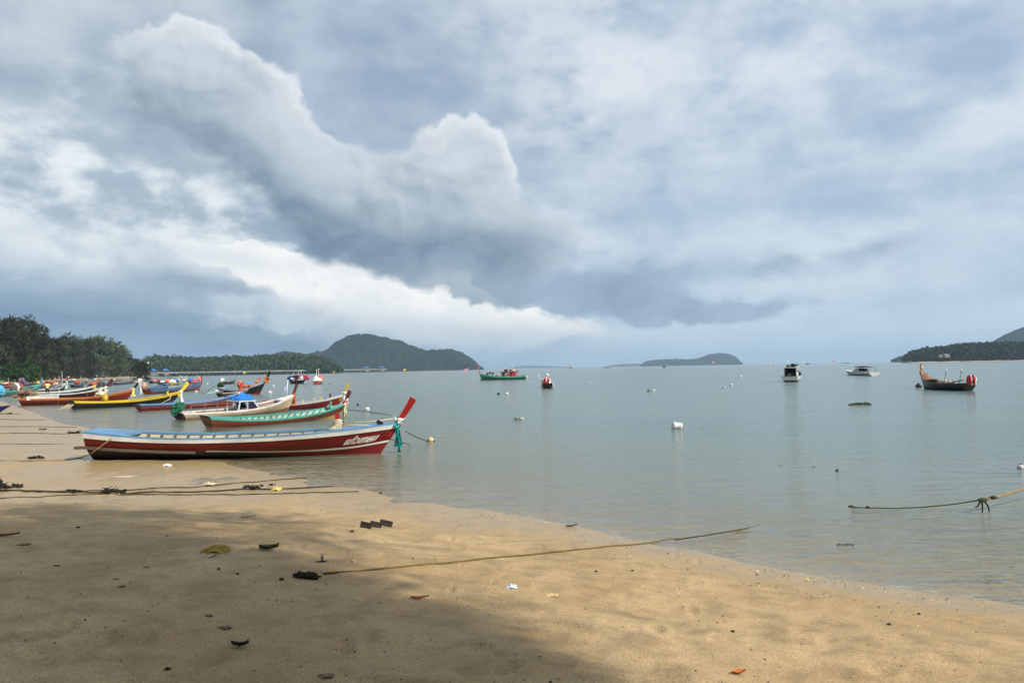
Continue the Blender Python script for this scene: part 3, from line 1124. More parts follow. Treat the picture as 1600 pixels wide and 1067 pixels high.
def main_extra(root, K):
    # bollard with a turn of white rope
    t = 0.79
    p = K.pt(t, 1.0, -1, 0.30)
    MB().box((p.x, p.y * 0.2, p.z + 0.28), (0.13, 0.13, 0.46)).build('bollard', boat_paint(BRED, 0.5), root)
    mb = MB()
    for k in range(5):
        mb.tube([(p.x + 0.12 * math.cos(a), p.y * 0.2 + 0.12 * math.sin(a), p.z + 0.12 + 0.045 * k + 0.02 * math.sin(a * 2 + k)) for a in [6.28 * i / 10 for i in range(11)]], 0.026, 5, False)
    for a in range(5):
        q = Vector((p.x - 0.05 + 0.03 * a, p.y * 0.2 - 0.12, p.z + 0.15))
        mb.tube([q, q + Vector((-0.06 + 0.03 * a, -0.10, -0.06)), q + Vector((-0.16 + 0.05 * a, -0.17, -0.10))], 0.018, 5)
    x1, z1 = K.xs(1.0), K.zs(1.0)
    mb.tube([(p.x + 0.1, p.y * 0.2, p.z + 0.2), ((p.x + x1) / 2, -0.02, (p.z + z1) / 2 + 0.14), (x1 - 0.25, -0.04, z1 + 0.12)], 0.016, 5)
    mb.tube([(p.x + 0.1, p.y * 0.2 - 0.06, p.z + 0.15), (p.x + 0.5, p.y * 0.2 - 0.08, p.z + 0.16), (p.x + 0.95, p.y * 0.2 - 0.06, p.z + 0.14)], 0.014, 5)
    mb.build('rope_turns', LROPE, root)
    q = K.pt(0.93, 1.0, -1, 0.05)
    MB().box((q.x, q.y + 0.03, q.z + 0.09), (0.20, 0.09, 0.11), Matrix.Rotation(0.6, 3, 'Y')).build('fairlead', boat_paint(BLACK), root)
    # rope tail at the bow and the teal cloth is made by ribbons
    # long grey ledge plank at the stern quarter
    rows = []
    for i in range(14):
        tt = -0.035 + 0.40 * i / 13
        b_ = K.pt(max(tt, 0.0), main_vb(max(tt, 0.0)) + 0.01, -1, 0.0)
        x = b_.x + min(tt, 0) * K.Lw
        zc = b_.z - 0.0
        rows.append([(x, b_.y + 0.02, zc + 0.03), (x, b_.y - 0.09, zc + 0.02), (x, b_.y - 0.09, zc - 0.05), (x, b_.y + 0.02, zc - 0.05)])
    mb = MB().grid(rows, smooth=False)
    for sgn in (0, len(rows) - 1):
        k = sgn * 4
        mb.f.append((k, k + 1, k + 2, k + 3)); mb.sm.append(False)
    mb.build('ledge_plank', boat_paint((96, 82, 70), 0.85, 0.8, (150, 130, 110)), root)
    # name on the bow
    c = bpy.data.curves.new('lettering', 'FONT')
    c.body = 'แก้วเกษม'
    c.size = 1.0
    c.shear = 0.32
    c.offset = 0.032
    tmp = bpy.data.objects.new('lettering', c)
    COL.objects.link(tmp)
    bpy.context.view_layer.update()
    ev = tmp.evaluated_get(bpy.context.evaluated_depsgraph_get())
    src = ev.to_mesh()
    co_ = np.array([v.co[:] for v in src.vertices])
    fc = [tuple(p.vertices) for p in src.polygons]
    ev.to_mesh_clear()
    bpy.data.objects.remove(tmp)
    w = co_[:, 0].max() - co_[:, 0].min()
    co_[:, 0] = (co_[:, 0] - co_[:, 0].min()) / w
    co_[:, 1] = (co_[:, 1] - co_[:, 1].min()) / w

    def on_hull(u, h, off):
        t = 0.846 + 0.106 * u
        v = 0.440 + 0.03 * u + h * 1.30
        return K.pt(t, v, -1, off)
    mb = MB()
    mb.add([on_hull(u, h, -0.007) for u, h, _ in co_], fc)
    mb.build('lettering', paint('letter_white', (240, 240, 236), 0.5, 0.1), root)


def fouled_bottom():
    """red antifouling, gone black with weed and tar towards the stern"""
    m, b = new_mat('fouled_antifouling')
    co = coords()
    s_ = E.nt.nodes.new('ShaderNodeSeparateXYZ')
    ln(co, s_.inputs[0])
    n1, n2 = fbm(vscale(co, (0.7, 2, 2)), 1.6, 5.0, 0.6, 1.0), fbm(co, 14.0, 4.0, 0.65, 2.0)
    f_ = (E(s_.outputs[0]) * 0.42 + (n1 - 0.5) * 1.6).smooth(0.15, 1.1)
    c = cmix(f_, cmix(n2.smooth(0.45, 0.7), (0.010, 0.008, 0.008), (0.055, 0.040, 0.030)), cmix(n2.smooth(0.4, 0.7), lin(120, 18, 20), lin(92, 20, 20)))
    end = (E(s_.outputs[0]) + (n1 - 0.5) * 1.2).smooth(-4.1, -4.6)
    c = cmix(end * 0.7, c, lin(96, 40, 34))
    ln(c, b.inputs['Base Color'])
    b.inputs['Roughness'].default_value = 0.65
    ln(bump(n2, 0.4, 0.02), b.inputs['Normal'])
    return m


longtail('dark red longtail boat with sky blue deck, white Thai name, stern on the sand', (150, 717), (596, 706.5), side=RED, bottom=(40, 16, 16), band=WHITE, cap=SKY,
         inside=CREAM, post=(168, 16, 10), z0=0.03, hi=True, heel=1.0, bottom_mat=fouled_bottom(), vb=main_vb, bandw=0.175, stripe=(WHITE, 0.40, 0.345, 0.065), ribs=15, thwarts=4, fore=0.775, aft=0.125,
         post_len=0.84, post_ang=56, post_w=0.165, ribbons=((WHITE, 0.08, 0.12, 0.16), ((22, 160, 160), -0.16, 0.86, 0.20)), beam=1.7, free=0.60, sr=0.24, br=0.29,
         rake=0.62, over=0.08, draft=0.12, extra=main_extra, wear=0.75, stern_b=0.72, wear_rgb=(150, 60, 50))


# --- the row behind it
def extra_turq(root, K):
    p = K.pt(0.87, 1.0, -1, 0.2)
    MB().box((p.x, p.y * 0.3, p.z + 0.2), (0.10, 0.10, 0.34)).build('bollard', boat_paint(TURQ), root)
    mb = MB()
    drape(mb, (p.x, p.y * 0.3, p.z + 0.3), 0.25, 0.25, 4)
    mb.build('rope_turns', LROPE, root)


longtail('rust brown longtail boat with turquoise gunwale, nearest behind the big red boat', (327, 669), (522, 653.5), side=(128, 54, 30), bottom=(176, 140, 84),
         band=TURQ, cap=TURQ, inside=(150, 190, 176), post=DKRED, hi=True, heel=5.0, vb=0.42, bandw=0.12, ribs=16, thwarts=3, fore=0.86, aft=0.16, post_len=0.75, post_ang=60,
         ribbons=((PINK, 0.10, 0.25, 0.16), (WHITE, 0.30, 0.22, 0.14), ((232, 220, 180), -0.1, 0.9, 0.20)), free=0.30, sr=0.24, br=0.45, rake=0.75, extra=extra_turq, wear=0.7,
         wear_rgb=(190, 130, 80))


def extra_cream(root, K):
    # white wheelhouse with slanting windows, open to the stern
    x0, x1 = -0.5, 1.35
    zb, zt = K.free - 0.02, K.free + 0.52
    w = 0.46
    pm = boat_paint(WHITE, 0.45, 0.3)
    MB().box(((x0 + x1) / 2 - 0.25, 0, zt), (1.35, 2 * w + 0.12, 0.06)).build('wheelhouse_roof', pm, root)
    for s_ in (-1, 1):
        fr_ = MB()
        fr_.bar((x0, s_ * w, zb - 0.15), (x0 + 0.12, s_ * w, zt - 0.03), 0.07, 0.07)
        fr_.bar((x1, s_ * w, zb - 0.15), (x0 + 1.2, s_ * w, zt - 0.03), 0.09, 0.07)
        fr_.bar((x0 + 0.75, s_ * w, zb), (x0 + 0.72, s_ * w, zt - 0.03), 0.06, 0.06)
        fr_.bar((x0 - 0.02, s_ * w, zb), (x1, s_ * w, zb), 0.05, 0.10)
        f_ = fr_.build('window_frame', pm, root)
        gl_ = MB().add([(x0 + 0.76, s_ * w, zb + 0.04), (x1 - 0.05, s_ * w, zb + 0.04), (x0 + 1.17, s_ * w, zt - 0.04), (x0 + 0.76, s_ * w, zt - 0.04)], [(0, 1, 2, 3)])
        gl_.build('pane', paint('dark_glass', (30, 34, 60), 0.15, 0.0), f_)
    tarp(root, K, (30, 112, 190), 0.25, zt + 0.03, (0.72, 0.50, 0.40), 3, 'tarp', 0.30)
    for s_ in (-1, 1):
        MB().tube([(-K.Lw / 2 + 0.2, s_ * 0.5, K.free + 0.45), (-0.4, s_ * 0.5, K.free + 0.5)], 0.02, 5).build('rail', boat_paint((150, 110, 100)), root)
        for x in (-K.Lw / 2 + 0.25, -K.Lw / 4):
            MB().tube([(x, s_ * 0.5, K.free - 0.1), (x, s_ * 0.5, K.free + 0.47)], 0.02, 5).build('stanchion', boat_paint((150, 110, 100)), root)
    # pole with faded flags near the bow
    p = K.pt(0.90, 1.0, -1, 0.1)
    pl = MB().tube([(p.x, p.y, p.z - 0.1), (p.x + 0.05, p.y, p.z + 1.15)], 0.03, 6).build('flag_pole', boat_paint(WHITE), root)
    MB().grid([[(p.x - 0.02, p.y, p.z + 0.55), (p.x - 0.02, p.y, p.z + 0.8)], [(p.x - 0.16, p.y + 0.05, p.z + 0.5), (p.x - 0.16, p.y + 0.05, p.z + 0.76)],
               [(p.x - 0.26, p.y, p.z + 0.42), (p.x - 0.26, p.y, p.z + 0.7)]]).build('flag', cloth((150, 150, 200)), pl)
    MB().ball((p.x + 0.05, p.y, p.z + 1.16), 0.06, 6).build('pole_top', boat_paint(WHITE), pl)


longtail('worn cream planked longtail boat with white wheelhouse, blue tarp and green wrapped engine', (282, 655.5), (450, 642), side=(196, 170, 134), bottom=(120, 84, 60),
         band=(232, 222, 214), cap=(236, 226, 222), inside=(140, 116, 100), post=(74, 34, 34), hi=True, heel=3.0, vb=0.36, bandw=0.13, ribs=0, thwarts=2, fore=0.84, aft=0.10,
         post_len=0.75, post_ang=66, post_w=0.15, ribbons=((ORANGE, 0.02, 0.8, 0.20),), engine=(16, 88, 62), engine_size=0.44, shaft=False, free=0.33, sr=0.02, br=0.72, rake=0.55,
         extra=extra_cream, planks=True, wear=0.8, vpow=2.0)


def extra_red2(root, K):
    MB().box((-1.2, 0, K.free + 0.05), (0.7, 0.6, 0.42)).build('crate', boat_paint((170, 70, 60)), root)
    for t in (0.62, 0.72, 0.78):
        p = K.pt(t, 1.0, -1, 0.1)
        MB().box((p.x, p.y, p.z + 0.12), (0.14, 0.10, 0.28)).build('timber_head', boat_paint((220, 200, 140)), root)
    p = K.pt(0.86, 1.0, -1, 0.25)
    MB().box((p.x, p.y * 0.2, p.z + 0.17), (0.12, 0.12, 0.32)).build('bollard', boat_paint(DKRED), root)


longtail('red longtail boat with white rim, yellow bow post tied with white cloth', (372, 641.5), (526, 637.5), side=(136, 20, 20), bottom=(90, 20, 20), band=(226, 220, 214), cap=(200, 206, 212),
         inside=(190, 150, 130), post=(206, 166, 48), hi=True, heel=3.0, vb=0.3, bandw=0.12, thwarts=2, ribs=10, fore=0.85, aft=0.1, post_len=0.80, post_ang=66, post_w=0.16,
         ribbons=((WHITE, 0.1, 0.6, 0.20),), free=0.38, sr=0.1, br=0.55, rake=0.6, extra=extra_red2)
longtail('low bright red longtail boat with blue rim, bow hidden behind the blue tarp', (219, 642), (362, 634), side=(146, 32, 24), bottom=(116, 28, 22), band=BLUE, cap=SKY, inside=(170, 120, 100),
         post=(196, 52, 28), hi=True, vb=0.25, bandw=0.16, thwarts=3, fore=0.86, aft=0.08, post_len=0.85, post_ang=62, ribbons=((WHITE, 0.0, 0.2, 0.2),), free=0.40, sr=0.02, br=0.55, rake=0.7)


def extra_yellow(root, K):
    p = K.pt(0.30, 1.0, -1, 0.0)
    MB().tube([(p.x, 0.3, p.z - 0.1), (p.x, 0.3, p.z + 0.42), (p.x, 0.3, p.z + 0.46), (p.x, 0.3, p.z + 0.62), (p.x, 0.3, p.z + 0.66)], [0.21, 0.21, 0.12, 0.11, 0.02], 10).build('fuel_drum', boat_paint(YEL), root)
    p = K.pt(0.84, 1.0, -1, 0.1)
    MB().box((p.x, p.y * 0.5, p.z + 0.16), (0.14, 0.14, 0.30)).build('bollard', boat_paint(YEL), root)
    q = K.pt(0.86, 0.98, -1, -0.03)
    MB().tube([q, q + Vector((-0.1, -0.03, -0.35)), K.pt(0.84, 0.25, -1, -0.03)], 0.035, 5).build('fender_rope', LROPE, root)
    rows = [[(-K.Lw / 2 - 0.25, s_ * 0.35, K.free * 0.7) for s_ in (-1, 1)], [(-K.Lw / 2 - 0.75, s_ * 0.25, 0.02) for s_ in (-1, 1)]]
    m2 = MB()
    for k in range(3):
        m2.tube([(-K.Lw / 2 - 0.15, 0.3 * (k - 1), K.free * 0.9), (-K.Lw / 2 - 0.7 - 0.15 * k, 0.3 * (k - 1), 0.02)], 0.035, 5)
    m2.build('stern_ropes', LROPE, root)


longtail('black longtail boat with yellow rim and bow post and a blue waterline', (116, 639.5), (268, 631.5), side=(16, 17, 20), bottom=(38, 74, 120), band=YEL, cap=YEL, inside=(60, 56, 50),
         post=YEL, hi=True, vb=0.40, bandw=0.16, thwarts=3, fore=0.83, aft=0.12, post_len=0.95, post_ang=48, post_w=0.25, ribbons=((WHITE, -0.12, 1.15, 0.30),), free=0.48, sr=0.12, br=0.58,
         rake=1.0, extra=extra_yellow, wear=0.25, vpow=1.9)


def extra_orange(root, K):
    mb = MB()
    r_ = random.Random(5)
    for k in range(26):
        c = (-K.Lw / 2 + r_.uniform(-0.6, 0.9), r_.uniform(-0.5, 0.5), K.free + r_.uniform(0.1, 0.8))
        mb.ball(c, (r_.uniform(0.10, 0.24), r_.uniform(0.10, 0.24), r_.uniform(0.06, 0.16)), 7, 0.8, k)
        a = r_.uniform(0, 6.28)
        mb.tube([c, (c[0] + 0.5 * math.cos(a), c[1] + 0.5 * math.sin(a), c[2] + r_.uniform(-0.3, 0.4))], 0.015, 4)
    mb.build('net_heap', cloth((136, 110, 84)), root)
    MB().box((-K.Lw / 2 + 1.6, 0, K.free + 0.10), (2.2, 1.3, 0.34)).build('white_cover', boat_paint(WHITE), root)
    p = K.pt(0.62, 1.0, -1, 0.1)
    MB().ball((p.x + 0.8, 0, p.z + 0.22), (0.45, 0.35, 0.30), 8, 0.9, 2).build('cream_bundle', cloth(CREAM), root)


longtail('long orange and brown longtail boat with white stern, behind the yellow rimmed boat', (36, 633), (196, 629), side=(120, 30, 22), bottom=(62, 30, 24), band=ORANGE, cap=(226, 130, 50),
         inside=(190, 170, 140), post=BLACK, hi=True, vb=0.30, bandw=0.2, thwarts=3, ribs=12, fore=0.86, aft=0.06, post_len=0.9, post_ang=52, post_w=0.18,
         ribbons=((WHITE, 1.0, 0.25, 0.42), (WHITE, 0.85, 1.3, 0.30), ((236, 220, 130), -0.1, 0.8, 0.30)), poles=((0.35, 1.0, WHITE, 0.1), (0.6, 1.2, (90, 120, 110), 0.05), (0.72, 0.9, WHITE, 0.0)), free=0.52, sr=0.05, br=0.75, rake=0.8, extra=extra_orange, wear=0.3)
longtail('maroon longtail boat with broad white rim and maroon bow post, second row at left', (44, 622), (154, 619.5), side=(84, 18, 22), bottom=(50, 20, 20), band=WHITE, cap=WHITE,
         inside=(170, 160, 150), post=(110, 16, 24), vb=0.3, bandw=0.18, fore=0.88, aft=0.06, post_len=1.1, post_ang=50, post_w=0.20, ribbons=((WHITE, -0.1, 0.6, 0.3),), free=0.42, sr=0.05, br=0.75, rake=1.0)
longtail('dark longtail boat with white rim and orange bow post above a yellow cloth', (40, 618.5), (139, 615), side=(46, 28, 34), bottom=(40, 24, 24), band=(206, 214, 220), cap=WHITE, inside=(120, 110, 104),
         post=(168, 76, 40), vb=0.3, bandw=0.18, fore=0.88, aft=0.06, post_len=1.1, post_ang=55, post_w=0.20, ribbons=((YEL, -0.05, 0.8, 0.34),), free=0.42, sr=0.05, br=0.72, rake=0.9)
longtail('navy longtail boat with dark red bow post beside two white poles', (45, 614.5), (100, 611), side=(24, 24, 44), bottom=(30, 20, 26), band=(190, 196, 200), cap=(200, 206, 208), inside=(90, 84, 84),
         post=(112, 20, 30), vb=0.3, bandw=0.2, fore=0.88, aft=0.06, post_len=1.4, post_ang=48, post_w=0.32, ribbons=((WHITE, 0.15, 1.3, 0.36), (WHITE, 0.9, 0.1, 0.3)), free=0.5, sr=0.05, br=0.9, rake=0.9,
         poles=((0.80, 2.6, WHITE, 0.0),))


def extra_bag(root, K):
    MB().ball((-K.Lw / 2 + 3.7, -0.5, K.free + 0.22), (1.0, 0.6, 0.62), 12, 0.8, 3).build('bag', cloth(LBLUE), root)
    for k, (x, c) in enumerate(((1.3, (170, 40, 44)), (2.2, (120, 110, 100)), (0.2, WHITE), (-0.8, (110, 100, 92)))):
        MB().ball((x, 0.1, K.free + 0.4), (0.5, 0.45, 0.5), 8, 0.8, k).build('bundle', cloth(c), root)


longtail('teal longtail boat with white lower hull and a light blue bag at its stern', (-22, 622), (62, 613.5), side=TEAL, bottom=(196, 196, 190), band=(90, 190, 180), cap=TURQ, inside=(120, 110, 104),
         post=(52, 120, 150), vb=0.45, bandw=0.18, fore=0.82, aft=0.06, post_len=0.9, post_ang=78, post_w=0.16, ribbons=((LBLUE, 0.6, 0.8, 0.3),), free=0.70, sr=0.1, br=0.75, rake=1.1, extra=extra_bag)


# --- middle distance
def extra_green_engine(root, K):
    tarp(root, K, (60, 140, 200), 0.6, K.free + 0.1, (0.9, 0.5, 0.3), 2)


longtail('dark longtail boat with white rim and black bow post wound with orange ribbons', (347, 616), (406, 615.5), side=(46, 40, 44), bottom=(150, 34, 26), band=(206, 212, 214), cap=(178, 196, 208),
         inside=(80, 78, 74), post=BLACK, hi=False, vb=0.32, bandw=0.16, ribs=0, thwarts=2, fore=0.86, aft=0.08, post_len=1.2, post_ang=58, post_w=0.26,
         ribbons=((ORANGE, 0.30, 0.35, 0.38), ((230, 150, 40), 0.05, 0.5, 0.40)), engine=(50, 70, 34), engine_size=0.50, free=0.55, sr=0.25, br=1.05, rake=0.9, vpow=1.8)
longtail('orange red longtail boat with a blue tarp, just behind the one with orange ribbons', (375, 607.5), (402, 605.8), side=(190, 70, 40), bottom=(130, 30, 24), band=(226, 150, 90), cap=(220, 130, 70), inside=(150, 110, 90),
         post=(200, 90, 40), vb=0.3, bandw=0.2, fore=0.85, aft=0.06, post_len=0.5, post_ang=60, ribbons=((ORANGE, 0.3, 0.3, 0.3),), free=0.6, sr=0.1, br=0.8, rake=0.8, extra=extra_green_engine,
         engine=(220, 120, 80), engine_size=0.45, poles=((0.1, 2.4, (90, 150, 90), 0.0),))
longtail('low dark longtail boat with white covered stern and two bare poles', (348, 600.4), (366, 599.6), side=(52, 28, 32), bottom=(40, 22, 22), band=(120, 70, 70), cap=(110, 104, 104), inside=(90, 90, 90), post=(60, 50, 50),
         vb=0.3, fore=0.85, aft=0.06, post_len=0.4, ribbons=(), free=0.55, sr=0.1, br=0.4, rake=0.6, engine=WHITE, engine_size=0.6, shaft=False, poles=((0.45, 2.2, (90, 110, 120), 0.0), (0.9, 2.6, (150, 190, 190), 0.0)))


def extra_shaft(root, K):
    x = -K.Lw / 2
    MB().tube([(x + 0.4, -0.1, K.free + 0.2), (x - 2.4, -0.2, K.free + 0.12)], [0.035, 0.03], 6).build('propeller_shaft', boat_paint(WHITE), root)
    MB().tube([(x - 0.2, -0.15, K.free + 0.2), (x - 0.9, -0.15, K.free + 0.3), (x - 1.1, -0.15, K.free + 0.35)], [0.03, 0.16, 0.02], 7).build('shaft_guard', boat_paint(WHITE), root)


longtail('low maroon longtail boat with a long white propeller shaft pointing left', (344, 619.5), (384, 617), side=(84, 30, 32), bottom=(60, 24, 24), band=(150, 130, 130), cap=(170, 150, 150), inside=(120, 100, 96),
         post=(120, 40, 36), vb=0.3, fore=0.85, aft=0.06, post_len=0.4, free=0.35, sr=0.0, br=0.4, rake=0.6, extra=extra_shaft)
longtail('blue longtail boat with pink wrapped engine, in front of the small far boats', (226, 611.5), (262, 607.5), side=(36, 84, 150), bottom=(24, 50, 90), band=(120, 160, 200), cap=(70, 130, 190), inside=(70, 90, 120),
         post=None, vb=0.3, bandw=0.14, fore=0.85, aft=0.06, free=0.5, sr=0.1, br=0.6, rake=0.9, engine=(220, 160, 150), engine_size=0.55, shaft=True)
longtail('long red longtail boat with blue bow and thin red bow post', (230, 616), (312, 609.5), side=(168, 46, 34), bottom=(140, 36, 30), band=(74, 100, 150), cap=(80, 116, 170), inside=(120, 60, 56),
         post=(150, 30, 50), vb=0.28, bandw=0.34, fore=0.86, aft=0.06, post_len=1.1, post_ang=80, post_w=0.16, ribbons=((PINK, 0.2, 0.7, 0.18),), free=0.5, sr=0.05, br=0.6, rake=0.9,
         vpow=2.0, poles=((0.70, 0.9, (226, 90, 60), 0.0),), engine=(150, 120, 60), engine_size=0.3, shaft=False)


# --- far ones: (label, stern px, bow px, side, bottom, band, post, extras)
def simple_cabin(c, roof, x=0.0, L=1.6, h=1.1):
    def f(root, K):
        cb = MB()
        zb = K.free - 0.05
        cb.box((x, 0, zb + h * 0.28), (L, K.beam * 0.62, h * 0.56))
        cabin = cb.build('cabin', boat_paint(c), root)
        for s_ in (-1, 1):
            for dx in (-0.42, 0.42):
                MB().bar((x + dx * L, s_ * K.beam * 0.28, zb + h * 0.5), (x + dx * L, s_ * K.beam * 0.28, zb + h), 0.07, 0.07).build('roof_post', boat_paint(WHITE), root)
            MB().box((x, s_ * (K.beam * 0.31 + 0.01), zb + h * 0.36), (L * 0.6, 0.03, h * 0.22)).build('window', paint('dark_glass', (30, 34, 60), 0.15, 0.0), cabin)
        MB().box((x, 0, zb + h + 0.04), (L * 1.15, K.beam * 0.72, 0.08)).build('cabin_roof', boat_paint(roof), root)
    return f


def covers(*items):
    """heaps under cloth: (fraction along, colour, size)"""
    def f(root, K):
        for k, (t, c, s_) in enumerate(items):
            x = K.xs(t)
            MB().ball((x, 0, K.zs(t) + s_ * 0.25), (s_ * 0.85, min(s_, K.b(t)), s_ * 0.52), 9, 0.9, k + int(s_ * 10)).build('covered_heap', cloth(c), root)
    return f


FAR = [
    ('dark red longtail boat at the far left edge of the beach', (-14, 607.5), (26, 605.5), (110, 24, 30), (60, 24, 26), (190, 90, 90), None, covers((0.3, NAVY, 0.8), (0.7, (150, 40, 40), 0.8))),
    ('brown longtail boat on the beach with a white pole and purple bundles', (6, 604.5), (46, 603), (86, 40, 36), (60, 36, 30), (150, 120, 110), None, covers((0.15, WHITE, 0.7), (0.75, (120, 100, 150), 0.9))),
    ('grey brown longtail boat on the beach behind the person in yellow', (42, 602), (78, 600), (70, 54, 52), (50, 40, 38), (140, 110, 100), BROWN, covers((0.4, YEL, 0.7), (0.6, (226, 150, 120), 0.8))),
    ('long wooden boat with a dark blue tarp over its bow, below the far beach', (78, 600.6), (97, 597.4), (112, 66, 56), (70, 44, 40), (200, 120, 120), None, covers((0.1, ORANGE, 0.6), (0.9, (34, 50, 120), 1.1))),
    ('dark green grey longtail boat lying close to the far beach', (101, 598.4), (119, 596.2), (58, 64, 62), (40, 44, 42), (90, 110, 104), None, covers((0.8, WHITE, 0.6))),
    ('olive brown longtail boat with red and cream covers', (119, 601.6), (137, 598.6), (98, 80, 58), (60, 50, 40), (140, 110, 80), None, covers((0.1, (214, 90, 70), 0.8), (0.95, CREAM, 0.9))),
    ('small black longtail boat with a bare mast beside the red bow posts', (113, 605.8), (130, 604.8), (36, 38, 42), (24, 24, 28), (90, 96, 100), None, None),
    ('long white boat with a pink stripe far off below the trees', (131, 597.2), (171, 592.6), (226, 190, 190), (170, 70, 70), (236, 226, 222), None, covers((0.95, (216, 80, 70), 0.8), (0.99, CREAM, 0.8))),
    ('dark red longtail boat with black rim behind the orange bow post', (141, 605.6), (176, 602.4), (122, 26, 30), (80, 24, 26), (60, 56, 56), None, covers((0.1, (200, 80, 50), 0.7), (0.45, (70, 70, 74), 0.8), (0.99, CREAM, 0.8))),
    ('slim red brown longtail boat pointing right, behind a white pennant pole', (180, 601.6), (209, 598.8), (104, 40, 40), (80, 34, 32), (120, 84, 76), BROWN, None),
    ('white and pink cabin boat, leftmost of the far cluster near the pier', (213, 596.8), (227, 594.6), (232, 190, 186), (190, 70, 66), (236, 220, 216), None, simple_cabin((200, 70, 80), (150, 50, 60))),
    ('low grey motor boat in the far cluster near the pier', (230, 595.2), (243, 593.8), (92, 96, 104), (60, 62, 66), (140, 146, 150), None, simple_cabin((170, 176, 180), (120, 126, 130), 0, 1.4, 0.9)),
    ('dark longtail boat with pink bundles in the far cluster', (236, 599.2), (250, 597.0), (50, 40, 46), (40, 30, 34), (120, 110, 116), None, covers((0.3, (220, 120, 120), 0.7), (0.8, (180, 60, 60), 0.6))),
    ('dark longtail boat with an orange cover on its stern in the far cluster', (262, 601.6), (247, 599.4), (46, 42, 34), (110, 96, 40), (90, 80, 60), BLACK, covers((0.02, (230, 110, 70), 1.0), (0.5, WHITE, 0.5))),
    ('yellow and black boat with blue and white covers in the far cluster', (269, 602.0), (280, 599.6), (204, 180, 60), (46, 42, 40), (226, 210, 120), None, covers((0.1, WHITE, 0.9), (0.3, BLUE, 0.9), (0.9, (190, 200, 220), 0.6))),
    ('white motor boat with flat roof in the far cluster', (282, 597.8), (293, 596.0), (190, 196, 190), (120, 124, 116), (230, 232, 230), None, simple_cabin((216, 220, 218), WHITE)),
    ('red longtail boat with pink covers and a white post, rightmost of the far cluster', (296, 600.2), (313, 598.2), (146, 40, 48), (80, 30, 34), (200, 150, 150), None, covers((0.05, (40, 110, 180), 1.0), (0.5, (226, 90, 110), 0.7), (0.85, PINK, 1.1), (0.95, (200, 40, 60), 1.0))),
    ('low brown red longtail boat behind the teal boat and its light blue bow cloth', (60, 606.6), (97, 603.6), (104, 44, 38), (70, 36, 32), (170, 140, 130), None, covers((0.2, (170, 60, 50), 0.6), (0.7, CREAM, 0.5))),
    ('white roofed boat before the last trees left of the pier root', (186, 593.4), (203, 592.2), (200, 204, 202), (120, 124, 122), (226, 228, 226), None, simple_cabin((190, 194, 192), (224, 224, 220), 0, 3.0, 1.2)),
    ('slim dark boat with white gear beneath the pale end trees', (172, 596.4), (192, 595.0), (60, 50, 48), (44, 38, 36), (150, 140, 130), None, covers((0.3, WHITE, 0.5), (0.6, (190, 90, 80), 0.5))),
    ('long white passenger boat moored just before the pier', (275, 590.6), (291, 589.8), (222, 226, 224), (120, 130, 130), WHITE, None, simple_cabin((222, 226, 224), (200, 204, 204), 0, 4.0, 1.2)),
    ('grey passenger boat moored beside the white one before the pier', (258, 591.4), (271, 590.8), (120, 134, 134), (90, 100, 100), (170, 180, 180), None, simple_cabin((130, 140, 140), (110, 120, 120), 0, 4.0, 1.2)),
]
for lb, s_, b_, side, bot, band, post, ex in FAR:
    longtail(lb, s_, b_, side=side, bottom=bot, band=band, cap=band, inside=(120, 104, 92), post=post, vb=0.3, bandw=0.2, fore=0.84, aft=0.1, thwarts=1, post_len=0.8, free=0.52, sr=0.1, br=0.55,
             rake=0.7, extra=ex, group='far boats off the beach and pier', poles=((0.5, 1.9, WHITE, 0.0), (0.2 + 0.1 * (len(lb) % 4), 1.5, [WHITE, RED, (90, 120, 110)][len(lb) % 3], 0.1)))


